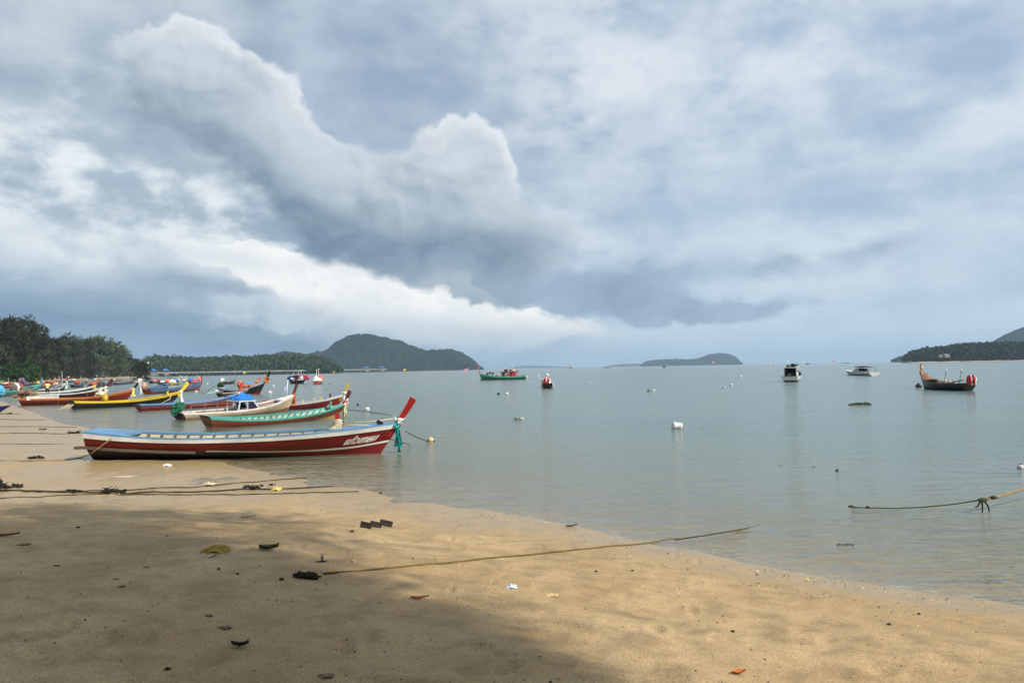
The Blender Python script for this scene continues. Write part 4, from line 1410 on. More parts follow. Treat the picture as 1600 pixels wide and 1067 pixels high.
def speedboat(label, stern, bow, hull=WHITE, group='far boats off the beach and pier', sport=True):
    def ex(root, K):
        gm = paint('tinted_glass', (60, 66, 70), 0.12, 0.0)
        bm = paint('black_canvas', (28, 28, 32), 0.8, 0.1)
        zb = K.free
        L = K.Lw
        # wrap-round windscreen
        f_ = MB()
        f_.bar((0.16 * L, -0.72, zb + 0.02), (0.02 * L, -0.62, zb + 0.62), 0.05, 0.05).bar((0.16 * L, 0.72, zb + 0.02), (0.02 * L, 0.62, zb + 0.62), 0.05, 0.05)
        f_.bar((0.02 * L, -0.62, zb + 0.62), (0.02 * L, 0.62, zb + 0.62), 0.05, 0.05)
        fo = f_.build('windscreen_frame', bm, root)
        MB().add([(0.155 * L, -0.7, zb + 0.05), (0.155 * L, 0.7, zb + 0.05), (0.03 * L, 0.6, zb + 0.58), (0.03 * L, -0.6, zb + 0.58)], [(0, 1, 2, 3)]).build('pane', gm, fo)
        for s2 in (-1, 1):
            MB().add([(0.145 * L, s2 * 0.73, zb + 0.04), (-0.10 * L, s2 * 0.85, zb + 0.04), (-0.10 * L, s2 * 0.72, zb + 0.55), (0.025 * L, s2 * 0.65, zb + 0.58)], [(0, 1, 2, 3)]).build('pane', gm, fo)
        rows = [[(x, y, zb + 0.95 + 0.10 * (1 - (y / 0.9) ** 2) + dz) for y in (-0.85, -0.4, 0, 0.4, 0.85)] for x, dz in ((0.08 * L, -0.22), (0.02 * L, -0.04), (-0.08 * L, 0.0), (-0.13 * L, -0.02))]
        MB().grid(rows).grid([[(p[0], p[1], p[2] - 0.04) for p in r_] for r_ in rows], flip=True).build('canopy', bm, root)
        rows = [[(x, y, zb + 0.88 + 0.08 * (1 - (y / 0.9) ** 2) + dz) for y in (-0.85, -0.4, 0, 0.4, 0.85)] for x, dz in ((-0.17 * L, 0.0), (-0.27 * L, 0.0), (-0.36 * L, -0.10))]
        MB().grid(rows).grid([[(p[0], p[1], p[2] - 0.04) for p in r_] for r_ in rows], flip=True).build('aft_canopy', bm, root)
        for x in (-0.12, -0.18, -0.35):
            for s2 in (-1, 1):
                MB().bar((x * L, s2 * 0.85, zb), (x * L, s2 * 0.82, zb + 0.9), 0.05, 0.05).build('canopy_post', bm, root)
        MB().box((-0.47 * L, 0, 0.30), (0.35, 1.5, 0.16)).build('swim_platform', boat_paint(WHITE), root)
    return longtail(label, stern, bow, side=hull, bottom=hull, band=hull, cap=hull, inside=(170, 170, 166), post=None, deck=hull, vb=0.3, bandw=0.14, fore=0.55, aft=0.16, thwarts=1,
                    free=0.72, sr=0.0, br=0.22, rake=1.5, over=0.0, draft=0.2, stern_b=0.92, beam=2.1, extra=ex, name='speedboat', group=group, wear=0.08, hi=sport, cat='speedboat', power=2.6)


speedboat('white speedboat with black canopies between the dark cabin boat and the black longtail', (1367, 587.2), (1325, 585.8), WHITE, 'boats at anchor in the open bay')
speedboat('white speedboat drawn up below the tall shore trees, left one', (149, 592.8), (126, 592.4), sport=False)
speedboat('white speedboat drawn up below the shore trees beside another, right one', (170, 591.6), (152, 591.2), sport=False)


# --- open bay
def extra_trawler(root, K):
    L = K.Lw
    red, gl_ = boat_paint((200, 30, 28), 0.45, 0.2), paint('opening_shade', (24, 22, 22), 0.7, 0.0)  # dark panel colour stands in for the shade of open doorways
    zb = K.free - 0.05
    y = K.beam * 0.30
    x0, x1 = -0.27 * L, 0.03 * L
    cab = MB().box(((x0 + x1) / 2, 0, zb + 0.50), (x1 - x0, 2 * y, 1.0)).build('cabin', red, root)
    for s2 in (-1, 1):
        MB().box((x1 - 0.25, s2 * (y + 0.012), zb + 0.5), (0.40, 0.03, 0.9)).build('door', gl_, cab)
        MB().box((x1 - 0.78, s2 * (y + 0.014), zb + 0.5), (0.42, 0.03, 0.9)).build('panel', boat_paint((60, 160, 120)), cab)
        MB().box((x0 + 1.0, s2 * (y + 0.012), zb + 0.5), (0.42, 0.03, 0.9)).build('door', gl_, cab)
        MB().box((x0 + 1.6, s2 * (y + 0.012), zb + 0.82), (0.35, 0.03, 0.24)).build('window', boat_paint(WHITE), cab)
    MB().box(((x0 + x1) / 2 - 0.2, 0, zb + 1.06), (x1 - x0 + 1.1, 2 * y + 0.5, 0.10)).build('cabin_roof', boat_paint((150, 60, 56)), root)
    up = MB().box((x0 + 0.35, 0, zb + 1.36), (1.7, 2 * y * 0.8, 0.46)).build('bridge', boat_paint((160, 90, 90)), root)
    for s2 in (-1, 1):
        MB().box((x0 + 0.2, s2 * (y * 0.8 + 0.012), zb + 1.40), (0.9, 0.03, 0.26)).build('window', boat_paint(WHITE), up)
    MB().box((x0 + 0.3, 0, zb + 1.64), (2.2, 2 * y, 0.08)).build('bridge_roof', boat_paint((226, 222, 216)), root)
    MB().ball((x1 - 0.9, 0, zb + 1.34), (0.4, 0.4, 0.28), 8, 0.6, 3).build('covered_heap', cloth(BLACK), root)
    MB().tube([(x0 + 0.3, 0, zb + 1.6), (x0 + 0.2, 0, zb + 2.7)], 0.05, 6).build('mast', boat_paint(WHITE), root)
    for k, xx in enumerate((x0 - 0.5, x0 - 0.1)):
        MB().bar((xx, y, zb), (xx, y, zb + 1.1), 0.10, 0.10).build('roof_post', red, root)
    for k, (f_, h) in enumerate(((0.24, 0.75), (0.30, 0.9), (0.36, 0.7))):
        MB().bar((f_ * L, -0.3, zb), (f_ * L, -0.3, zb + h), 0.07, 0.07).ball((f_ * L, -0.3, zb + h), (0.24, 0.2, 0.24), 7, 0.7, k).build('lamp_stand', boat_paint(BLACK), root)
    MB().ball((0.15 * L, 0, zb + 0.15), (0.3, 0.3, 0.24), 8, 0.5, 2).build('float', boat_paint((180, 40, 60)), root)
    MB().ball((0.50 * L, -0.35, 0.12), (0.25, 0.2, 0.22), 8).build('fender', boat_paint((230, 90, 60)), root)
    MB().box((-0.535 * L, 0, zb - 0.12), (0.75, 0.9, 0.30)).build('stern_platform', boat_paint(WHITE), root)


longtail('green wooden fishing boat with red cabin and thin red bow mast in mid bay', (820, 592.6), (752.5, 594), side=(18, 104, 84), bottom=(20, 30, 30), band=(84, 166, 142), cap=(50, 124, 104), inside=(90, 110, 96),
         post=(206, 84, 70), vb=0.34, bandw=0.22, hi=True, thwarts=0, fore=0.84, aft=0.3, post_len=1.9, post_ang=86, post_w=0.24, free=0.75, sr=0.15, br=0.72, rake=0.55, beam=2.3, draft=0.4, stern_b=0.8,
         extra=extra_trawler, name='fishing_boat', group='boats at anchor in the open bay', cat='fishing boat', wear=0.3)


def striped_cover(root, K, s=1.0, x=None):
    x = K.xs(0) - 0.05 if x is None else x
    z = K.zs(0)
    for k, (dy, c, dz) in enumerate(((-0.42, WHITE, 0.0), (-0.14, (196, 30, 44), 0.1), (0.14, WHITE, 0.12), (0.42, (196, 30, 44), 0.0))):
        mb = MB().ball((x - 0.1 * (k % 2), dy * s, z + 0.45 * s + dz), (0.45 * s, 0.20 * s, 0.62 * s), 10, 0.6, k)
        drape(mb, (x - 0.2, dy * s, z + 0.3 * s), 0.6 * s, 0.3 * s, k)
        mb.build('engine_cover', cloth(c), root)


def extra_sternon(root, K):
    striped_cover(root, K, 0.62, K.xs(0.05))
    MB().ball((K.xs(0.12), 0, K.zs(0.1) + 1.05), 0.22, 8).build('float', boat_paint(WHITE), root)
    MB().ball((K.xs(0.1), 0.42, K.zs(0.1) + 0.15), (0.3, 0.25, 0.35), 8, 0.6, 3).build('basket', cloth((190, 150, 80)), root)
    MB().tube([(K.xs(0.2), 0.66, K.free), (K.xs(0.2) - 0.1, 1.1, K.free + 1.3)], 0.035, 6).build('pole', boat_paint(WHITE), root)
    MB().tube([(K.xs(0.5), 0.1, K.free), (K.xs(0.5), 0.1, K.free + 1.25)], 0.07, 6).build('mast', boat_paint((200, 60, 70)), root)


longtail('longtail boat seen stern on, its engine wrapped in red and white cloth', (855.5, 607.2), (854.5, 604.6), side=(50, 24, 28), bottom=(30, 18, 20), band=WHITE, cap=(222, 226, 224), inside=(120, 90, 80), post=(190, 60, 60),
         vb=0.3, bandw=0.3, hi=True, thwarts=2, fore=0.84, aft=0.1, post_len=0.6, free=0.50, sr=0.1, br=0.5, rake=0.6, beam=1.6, stern_b=0.75, extra=extra_sternon, group='boats at anchor in the open bay', shaft=False)


def extra_blackboat(root, K):
    striped_cover(root, K, 0.58, K.xs(0.0) - 0.15)
    for k, t in enumerate((0.45, 0.54, 0.62, 0.70)):
        p = K.pt(t, 0.9, -1, 0.2)
        MB().ball((p.x, p.y, p.z + 0.10), (0.26, 0.18, 0.2), 8, 0.7, k).build('bundle', cloth((200, 184, 160)), root)
    for t, ang, s2 in ((0.80, 0.30, 1), (0.36, -0.32, -1), (0.33, -0.32, 1)):
        p = K.pt(t, 0.95, s2, 0.12)
        d = Vector((ang, 0, 1)).normalized()
        po = MB().tube([p - d * 0.3, p + d * 1.05], 0.03, 6).build('pole', boat_paint((120, 140, 130)), root)
        MB().tube([p + d * 1.0, p + d * 1.3], 0.06, 6).build('pole_float', boat_paint(WHITE), po)
    MB().tube([(K.xs(0.12), 0.0, K.zs(0.1) + 0.28), (K.xs(0.44), 0.0, K.zs(0.4) - 0.02)], 0.05, 6).build('tiller', METAL, root)
    for t in (0.86, 0.90):
        p = K.pt(t, 1.0, -1, 0.2)
        MB().box((p.x, p.y * 0.5, p.z + 0.22), (0.10, 0.12, 0.42)).build('bollard', boat_paint((214, 142, 90)), root)


longtail('black longtail boat with bare orange bow post and red and white engine cover', (1513, 610.6), (1444, 607.4), side=(11, 11, 12), bottom=(10, 10, 11), band=(24, 22, 21), cap=(60, 46, 38), inside=(96, 78, 62),
         post=(226, 150, 96), vb=0.3, bandw=0.12, hi=True, thwarts=3, fore=0.80, aft=0.06, deck=(150, 98, 62), post_len=0.9, post_ang=97, post_w=0.20, free=0.56, sr=0.05, br=0.78, rake=0.55, beam=1.7,
         ribbons=(((224, 140, 80), 0.05, 0.0, 0.3),), extra=extra_blackboat, group='boats at anchor in the open bay', shaft=False, wear=0.08)


def extra_cabinboat(root, K):
    wm, dkm = boat_paint(WHITE, 0.45, 0.25), paint('opening_shade', (24, 22, 22), 0.7, 0.0)
    zb, L = K.free, K.Lw
    x0, x1, y, h = -0.34 * L, 0.05 * L, 0.78, 1.15
    for s2 in (-1, 1):
        MB().box(((x0 + x1) / 2, s2 * y, zb + h / 2), (x1 - x0, 0.06, h)).build('cabin_side', wm, root)
        w_ = MB().box(((x0 + x1) / 2, s2 * (y + 0.035), zb + h * 0.66), ((x1 - x0) * 0.7, 0.03, 0.42)).build('window', paint('dark_glass', (30, 34, 60), 0.15, 0.0), root)
        MB().bar((x0, s2 * y, zb - 0.1), (x0 - 0.02, s2 * y, zb + h), 0.10, 0.10).build('cabin_post', wm, root)
    MB().box((x1, 0, zb + h / 2), (0.06, 2 * y, h)).build('cabin_front', dkm, root)  # front wall coloured dark for the shade seen inside the cabin
    MB().box(((x0 + x1) / 2 - 0.1, 0, zb + h + 0.05), (x1 - x0 + 0.5, 2 * y + 0.3, 0.10)).build('cabin_roof', wm, root)
    MB().box((x0 + 0.5, 0, zb + h + 0.16), (1.2, 1.0, 0.2)).ball((x0 + 0.7, -0.35, zb + h + 0.35), (0.5, 0.35, 0.25), 8, 0.6, 5).build('roof_gear', boat_paint(BLACK), root)
    bm = boat_paint(BLACK)
    MB().box((x0 + 0.9, -0.2, zb + h + 0.42), (1.5, 1.5, 0.07)).build('awning', bm, root)
    for sx in (0.3, 1.5):
        for s2 in (-0.8, 0.4):
            MB().bar((x0 + sx, s2, zb + h + 0.1), (x0 + sx, s2, zb + h + 0.4), 0.05, 0.05).build('awning_post', bm, root)
    MB().tube([(x0 + 0.5, 0.25, zb + h), (x0 + 0.5, 0.25, zb + h + 1.05)], 0.05, 6).build('mast', wm, root)
    MB().tube([(x0 + 0.6, -0.7, zb + h + 0.42), (x0 + 0.4, -1.7, zb + h + 0.8)], 0.045, 6).build('boom', wm, root)
    for k in range(5):
        MB().ball((x0 + 0.4 + 0.2 * k, -0.5 + 0.25 * k, zb + 0.15), (0.18, 0.16, 0.26), 7, 0.6, k).build('gear_bundle', cloth([BLACK, (120, 110, 90), GREY, WHITE, BROWN][k]), root)
    for s2 in (-0.9, 0.9):
        MB().ball((0.12 * L, s2, zb + 0.25), (0.5, 0.22, 0.4), 8, 0.5, 2).build('tyre_fender', bm, root)


longtail('white cabin boat with black awning and tall mast, seen from astern', (1234, 597.0), (1241.5, 594.6), side=(226, 226, 222), bottom=(96, 40, 26), band=WHITE, cap=WHITE, inside=(60, 58, 56), post=None,
         vb=0.50, bandw=0.12, hi=True, thwarts=0, fore=0.66, aft=0.1, free=0.72, sr=0.05, br=0.4, rake=0.8, beam=2.3, draft=0.3, stern_b=0.9, extra=extra_cabinboat, name='cabin_boat',
         group='boats at anchor in the open bay', cat='cabin boat', wear=0.25)


def extra_z1(root, K):
    simple_cabin((170, 60, 50), (236, 230, 226), 0.0, 1.7, 2.3)(root, K)
    covers((0.05, (60, 80, 150), 1.0), (0.25, WHITE, 0.9), (0.72, WHITE, 1.0), (0.97, (226, 80, 110), 1.0))(root, K)


longtail('dark boat with tall red and white cabin, blue cover at stern, before the pier', (455, 599.2), (474, 599.0), side=(36, 32, 44), bottom=(24, 22, 28), band=(60, 50, 60), cap=(90, 80, 90), inside=(120, 110, 110), post=(220, 80, 100),
         vb=0.3, thwarts=1, fore=0.8, aft=0.1, post_len=0.5, post_ang=15, free=0.6, sr=0.3, br=0.5, rake=0.7, beam=1.6, extra=extra_z1, group='boats at anchor in the open bay')


def extra_z2(root, K):
    covers((0.05, WHITE, 1.1), (0.5, WHITE, 0.6), (0.75, (226, 100, 90), 0.8))(root, K)
    for k, (t, h) in enumerate(((0.3, 2.2), (0.6, 2.4))):
        po = MB().tube([(K.xs(t), 0.2, K.free), (K.xs(t), 0.2, K.free + h)], 0.04, 6).build('pole', boat_paint(WHITE), root)
        MB().ball((K.xs(t), 0.2, K.free + h), 0.16, 7).build('pole_top', boat_paint((240, 210, 180)), po)


longtail('pink red longtail boat with white covered engine, right of the tall cabin boat', (493, 600.6), (503, 599.0), side=(206, 70, 70), bottom=(60, 24, 28), band=(226, 120, 110), cap=(226, 130, 120), inside=(150, 80, 80), post=(226, 110, 100),
         vb=0.3, thwarts=1, fore=0.8, aft=0.1, post_len=0.6, free=0.65, sr=0.1, br=0.75, rake=0.7, beam=1.5, extra=extra_z2, group='boats at anchor in the open bay')
# far out, near the horizon
for lb, x0, x1, y, side, cab in (
        ('dark fishing boat with a red cabin far out, left of the small island', 943, 953, 574.6, (40, 44, 56), (150, 60, 70)),
        ('tiny grey fishing boat on the horizon, right of the white cabin boat', 1259, 1265, 569.2, (70, 90, 110), (80, 100, 120)),
        ('blue fishing boat with a dark cabin on the horizon above the speedboat', 1315, 1327, 567.6, (40, 70, 100), (36, 56, 80)),
        ('grey ship on the horizon above the right canopy of the speedboat', 1339, 1348, 565.6, (80, 100, 124), (90, 110, 134)),
        ('pale grey fishing boat on the horizon left of the black longtail', 1374, 1381, 565.2, (96, 116, 136), (110, 130, 150)),
        ('tiny dark fishing boat on the horizon before the small island', 1036, 1039, 574.4, (30, 36, 44), (40, 40, 50)),
        ('tiny dark fishing boat near the horizon, just right of the red cabined boat', 889, 894, 575.9, (60, 76, 92), (70, 84, 100))):
    # the horizon boats ride far out; a longer, taller hull
    longtail(lb, (x1, y), (x0, y), side=side, bottom=side, band=side, cap=side, inside=side, post=side, vb=0.3, thwarts=0, fore=0.7, aft=0.2, post_len=1.0, post_ang=80, free=1.0, sr=0.2, br=0.9, rake=1.0,
             beam=2.8, extra=simple_cabin(cab, cab, -0.6, 3.6, 2.4), name='fishing_boat', group='boats far out near the horizon', cat='fishing boat', wear=0.1)
# ------------------------------------------------------------------ trees
def foliage_mat(name, c1, c2, c3, trans=0.15):
    m, b = new_mat(name)
    co = coords()
    oi = E.nt.nodes.new('ShaderNodeObjectInfo')
    a, d = fbm(co, 0.22, 4.0, 0.6, 1.0), fbm(co, 1.3, 3.0, 0.6, 4.0)
    v = cmix(a.smooth(0.38, 0.64), c1, c2)
    v = cmix(d.smooth(0.48, 0.72) * 0.7, v, c3)
    hs = E.nt.nodes.new('ShaderNodeHueSaturation')
    ln(v, hs.inputs['Color'])
    r_ = E(oi.outputs['Random'])
    ln((r_ * 0.5 + 0.75).s, hs.inputs['Value'])
    ln((r_ * 0.03 + 0.485).s, hs.inputs['Hue'])
    ln(hs.outputs[0], b.inputs['Base Color'])
    b.inputs['Roughness'].default_value = 0.8
    b.inputs['Specular IOR Level'].default_value = 0.15
    return m


M_CAS = foliage_mat('casuarina_needles', (0.010, 0.018, 0.010), (0.046, 0.054, 0.024), (0.125, 0.112, 0.060))  # random leaf tones, the darkest deepened for shade within the crowns
M_CAS2 = foliage_mat('casuarina_needles_light', (0.022, 0.036, 0.015), (0.085, 0.104, 0.040), (0.190, 0.185, 0.085))
M_BUSH = foliage_mat('bush_leaves', (0.022, 0.050, 0.014), (0.040, 0.090, 0.022), (0.070, 0.120, 0.034))
M_WOOD = foliage_mat('far_wood_leaves', (0.016, 0.030, 0.014), (0.040, 0.060, 0.025), (0.085, 0.098, 0.042))
M_BARK = paint('bark', (74, 62, 52), 0.9, 0.4, (110, 100, 90), 3.0)


def quads(centers, dirs, lengths, widths, r_):
    """leaf sprays: one drooping quad pair each"""
    n = len(centers)
    up = r_.normal(size=(n, 3))
    side = np.cross(dirs, up)
    side /= np.linalg.norm(side, axis=1, keepdims=True) + 1e-9
    w = (widths / 2)[:, None] * side
    L = lengths[:, None] * dirs
    mid = centers + L * 0.55 + np.array([0, 0, 0.06]) * lengths[:, None]
    tip = centers + L + np.array([0, 0, -0.22]) * lengths[:, None]
    v = np.stack([centers - w * 0.6, centers + w * 0.6, mid + w, mid - w, tip + w * 0.3, tip - w * 0.3], 1).reshape(-1, 3)
    b = np.arange(n)[:, None] * 6
    f = np.concatenate([b + [0, 1, 2, 3], b + [3, 2, 4, 5]], 0)
    return v, f


def crown_mesh(name, mat, seed, H, W, clumps, per, leaf, width, base=0.06, shape=0.0):
    """a crown as many feathery clumps on limbs: dense below, ragged above"""
    r_ = np.random.default_rng(seed)
    cs, ds, ls, ws = [], [], [], []
    lobes = [(r_.uniform(-0.35, 0.35) * W, r_.uniform(-0.35, 0.35) * W, H * r_.uniform(0.55, 0.86), W * r_.uniform(0.25, 0.42)) for _ in range(6)]
    lobes += [(r_.uniform(-0.4, 0.4) * W, r_.uniform(-0.4, 0.4) * W, H * r_.uniform(base + 0.08, 0.5), W * r_.uniform(0.32, 0.5)) for _ in range(6)]
    lobes.append((0, 0, H * 0.88, W * 0.20))
    limbs = []
    for k in range(clumps):
        lx, ly, lz, lr = lobes[k % len(lobes)]
        d = r_.normal(size=3)
        d /= np.linalg.norm(d)
        rr = lr * r_.uniform(0.45, 1.0)
        c = np.array([lx, ly, lz]) + d * rr * np.array([1, 1, 0.85])
        c[2] = max(c[2], H * base)
        size = W * r_.uniform(0.05, 0.11)
        limbs.append(c)
        e = r_.normal(size=(per, 3))
        e /= np.linalg.norm(e, axis=1, keepdims=True)
        p = c + e * size * r_.uniform(0.2, 1.0, (per, 1))
        dr = e * 0.7 + d * 0.6 + np.array([0, 0, 0.35])
        dr /= np.linalg.norm(dr, axis=1, keepdims=True)
        cs.append(p); ds.append(dr)
        ls.append(leaf * r_.uniform(0.5, 1.4, per)); ws.append(width * r_.uniform(0.6, 1.3, per))
    v, f = quads(np.concatenate(cs), np.concatenate(ds), np.concatenate(ls), np.concatenate(ws), r_)
    me = np_mesh(name, v, f, mat, False)
    return me, limbs


def trunk_mesh(name, H, limbs, r0, seed):
    r_ = random.Random(seed)
    mb = MB()
    pts = [(0.02 * H * math.sin(i * 1.3 + seed), 0.02 * H * math.cos(i * 1.1 + seed), H * 0.85 * i / 6 - 0.4) for i in range(7)]
    mb.tube(pts, [r0 * (1.25 - i / 6.5) for i in range(7)], 8)
    for c in limbs[::max(1, len(limbs) // 14)]:
        z0 = max(0.12 * H, c[2] - 0.22 * H * r_.uniform(0.6, 1.2))
        a = Vector((0, 0, z0))
        q = Vector(c)
        m_ = a.lerp(q, 0.5) + Vector((0, 0, 0.03 * H))
        mb.tube([a, m_, q], [r0 * 0.35, r0 * 0.22, r0 * 0.06], 5)
    return mb.mesh(name, M_BARK)


CAS = []
for k in range(5):
    cm, limbs = crown_mesh('crown', M_CAS, 100 + k, 30.0, 17.0 + 2 * (k % 3), 190, 34, 1.9, 0.42)
    if k == 4:
        pass
    CAS.append((cm, trunk_mesh('trunk', 30.0, limbs, 0.55, k)))

CAS_L = []
for k in range(2):
    cm = CAS[k][0].copy()
    cm.materials.clear()
    cm.materials.append(M_CAS2)
    CAS_L.append(cm)
tree_px = [(-22, 478), (3, 488), (27, 492), (40, 508), (55, 515), (70, 520), (84, 523), (100, 520), (114, 533), (127, 546), (141, 522), (155, 520), (169, 526), (180, 538), (190, 541),
           (200, 549), (209, 557), (218, 563), (-50, 476), (-80, 480), (12, 505), (62, 530), (132, 545), (175, 552)]
_tops = ['ragged, its top leaning over the frame edge', 'tall, with thin brownish top sprays']
tl = ['tall dark casuarina tree at the left edge of the photo', 'tallest casuarina with a brownish crown above the left beach', 'tall casuarina with a rounded shoulder, second from the left edge',
      'dark casuarina stepping down from the tallest crowns', 'dark casuarina in the middle of the left clump', 'casuarina with a flat ragged top in the left clump', 'casuarina at the crest of the left clump',
      'round topped casuarina right of the left clump', 'casuarina sloping towards the notch in the trees', 'low casuarina filling the notch in the tree line', 'broad lighter casuarina just right of the notch',
      'broad round casuarina, highest of the right clump', 'casuarina behind the far white speedboats', 'casuarina on the falling shoulder of the right clump', 'small casuarina above the slim red brown boat',
      'small pale casuarina near the end of the trees', 'low tree before the end of the beach', 'lowest tree, last before the wooded point', None, None, 'shorter casuarina in front of the tallest ones',
      'shorter casuarina in front of the left clump', 'shorter dark casuarina below the notch', 'shorter casuarina in front of the right clump']
tl[18] = 'casuarina just outside the left edge, its sprays reaching in'
tl[19] = 'casuarina farther outside the left edge of the beach'
for i, (px, top) in enumerate(tree_px):
    d = 330.0
    for dd in np.arange(230, 1000, 6.0):
        p = at_dist(px, 590, dd)
        inn = 18 if i < 18 else 14
        if shore_dist(np.array([p.x]), np.array([p.y]))[0] > inn:
            d = dd
            break
    p = at_dist(px, 590, d)
    zt = at_dist(px, top, d).z
    zb = gz(p.x, p.y) - 0.3
    root = tag(empty('casuarina_tree', (p.x, p.y, zb), rnd.uniform(0, 6.28)), tl[i], 'tree', 'casuarina trees along the far beach')
    cm, tm = CAS[i % 5]
    s_ = 0.90 * (zt - zb) / 30.0
    if 138 < px < 200:
        cm = CAS_L[i % 2]
    root.scale = (s_ * rnd.uniform(0.9, 1.1), s_ * rnd.uniform(0.9, 1.1), s_)
    link('crown', cm, root)
    link('trunk', tm, root)

for k, (x, y, h_) in enumerate(((-7.5, -6.5, 14), (-13.0, -4.0, 15), (8.5, -13.0, 15))):  # added unseen trees that block sky light over the shaded sand
    root = tag(empty('casuarina_tree', (x, y, gz(x, y) - 0.2), k * 2.0), ['unseen casuarina added left of the viewer to dim the sky light', 'unseen casuarina added farther left to dim the sky light', 'unseen casuarina added behind the viewer on the right to dim the sky light'][k], 'tree', 'casuarinas shading the near sand')
    root.scale = (h_ / 30.0,) * 3
    link('crown', CAS[k][0], root)
    link('trunk', CAS[k][1], root)

# bushes under the trees at the left
bm_, bl = crown_mesh('crown', M_BUSH, 300, 6.0, 9.0, 60, 34, 0.9, 0.35, 0.05)
bt = trunk_mesh('trunk', 6.0, bl, 0.14, 3)
for (px, top, lb) in ((-14, 570, 'bright green bush at the left edge under the tall trees'), (14, 574, 'bright green bush behind the grey roofed hut on the grass'),
                      (38, 571, 'spreading green bush in front of the dark tree trunks'), (54, 577, 'small green bush, right end of the bushes under the trees')):
    d = 340
    p = at_dist(px, 592, d)
    zb = gz(p.x, p.y) - 0.2
    zt = at_dist(px, top, d).z
    root = tag(empty('bush', (p.x, p.y, zb), px), lb, 'bush', 'green bushes under the shore trees')
    root.scale = (1.0, 1.0, (zt - zb) / 6.0)
    link('crown', bm_, root)
    link('trunk', bt, root)

# grass strip on the bank
r_ = np.random.default_rng(5)
gx_, gy_ = [], []
while len(gx_) < 5000:
    px, d = r_.uniform(-60, 62), r_.uniform(290, 400)
    p = at_dist(px, 592, d)
    sd_ = shore_dist(np.array([p.x]), np.array([p.y]))[0]
    if sd_ > 7.5:
        gx_.append(p.x); gy_.append(p.y)
gx_, gy_ = np.array(gx_), np.array(gy_)
c = np.stack([gx_, gy_, height(gx_, gy_, False)], -1)
dr = r_.normal(size=c.shape) * 0.5 + np.array([0, 0, 1.0])
dr /= np.linalg.norm(dr, axis=1, keepdims=True)
v, f = quads(c, dr, r_.uniform(0.5, 1.0, len(c)), r_.uniform(0.5, 0.9, len(c)), r_)
tag(link('grass', np_mesh('grass', v, f, foliage_mat('grass_blades', (0.07, 0.14, 0.025), (0.10, 0.19, 0.035), (0.14, 0.20, 0.06)), False)), 'strip of bright green grass between beach and trees', 'grass', kind='stuff')


# far woods on the headlands: tree crowns as a mass
def wood(name, hl, n, seed, size, label, front=0.25):
    X, V, yy, zz_ = hl
    r_ = np.random.default_rng(seed)
    vs, fs = [], []
    m, nn = zz_.shape
    half = m // 2
    k0 = 0
    base_v, base_f = [], []
    while k0 < n:
        j, i = r_.integers(1, nn - 1), int(r_.integers(1, half + 4))
        z = zz_[i, j]
        if z < 0.3:
            continue
        c = np.array([X[i, j] + r_.uniform(-1, 1) * (X[i, 1] - X[i, 0]) * 0.6, yy[i, j] + r_.uniform(-3, 3), z])
        s_ = size * r_.uniform(0.6, 1.35) * min(1.0, 0.35 + z / 8)
        q = 13
        e = r_.normal(size=(q, 3))
        e /= np.linalg.norm(e, axis=1, keepdims=True)
        e[:, 2] = np.abs(e[:, 2]) * 1.1
        base_v.append(c + e * s_ * np.array([0.6, 0.6, 0.9]) * r_.uniform(0.4, 0.9, (q, 1)))
        base_f.append(e * 0.8 + np.array([0, 0, 0.4]))
        k0 += 1
    cs, ds = np.concatenate(base_v), np.concatenate(base_f)
    ds /= np.linalg.norm(ds, axis=1, keepdims=True)
    v, f = quads(cs, ds, size * r_.uniform(0.3, 0.6, len(cs)), size * r_.uniform(0.25, 0.5, len(cs)), r_)
    tag(link(name, np_mesh(name, v, f, M_WOOD, False)), label, 'forest', kind='stuff')


wood('forest', HL1, 2600, 1, 9.0, 'dark woods covering the low point behind the pier')
wood('forest', HL2, 2600, 2, 8.0, 'green woods covering the low point at the right')

# taller palms and trees breaking the skyline of the wooded point
PALM = []
for k in range(2):
    mb = MB()
    for a in range(11):
        an = a * 6.28 / 11 + k
        rows = []
        for i in range(5):
            q = i / 4
            c = Vector((math.cos(an) * 3.2 * q, math.sin(an) * 3.2 * q, 1.1 * q - 2.6 * q * q + 13.2))
            w = Vector((-math.sin(an), math.cos(an), 0)) * (0.55 * math.sin(3.0 * q + 0.14) + 0.05)
            rows.append([c - w + Vector((0, 0, -0.3)), c, c + w + Vector((0, 0, -0.3))])
        mb.grid(rows, smooth=False)
    PALM.append((mb.mesh('crown', M_CAS), MB().tube([(0, 0, -1), (0.3, 0, 6), (0.1 + 0.3 * k, 0, 13.2)], [0.22, 0.17, 0.13], 6).mesh('trunk', M_BARK)))
for i, (px, py, lb) in enumerate(((228, 556, 'slim palm at the left end of the wooded point'), (243, 553.5, 'tall palm above the pavilions at the pier root'), (257, 556, 'palm left of the middle of the wooded point'),
                                  (272, 553, 'tall palm standing above the wooded ridge'), (291, 557, 'palm on the ridge above the far cluster of boats'), (318, 558, 'palm on the ridge right of the far cluster'),
                                  (352, 558, 'lone palm over the middle of the woods'), (398, 557, 'palm over the right half of the woods'))):
    p = at_dist(px, py, 1290)
    root = tag(empty('palm_tree', (p.x, p.y, p.z - 13.5), i * 1.1), lb, 'palm tree', 'palms on the wooded point')
    link('crown', PALM[i % 2][0], root)
    link('trunk', PALM[i % 2][1], root)

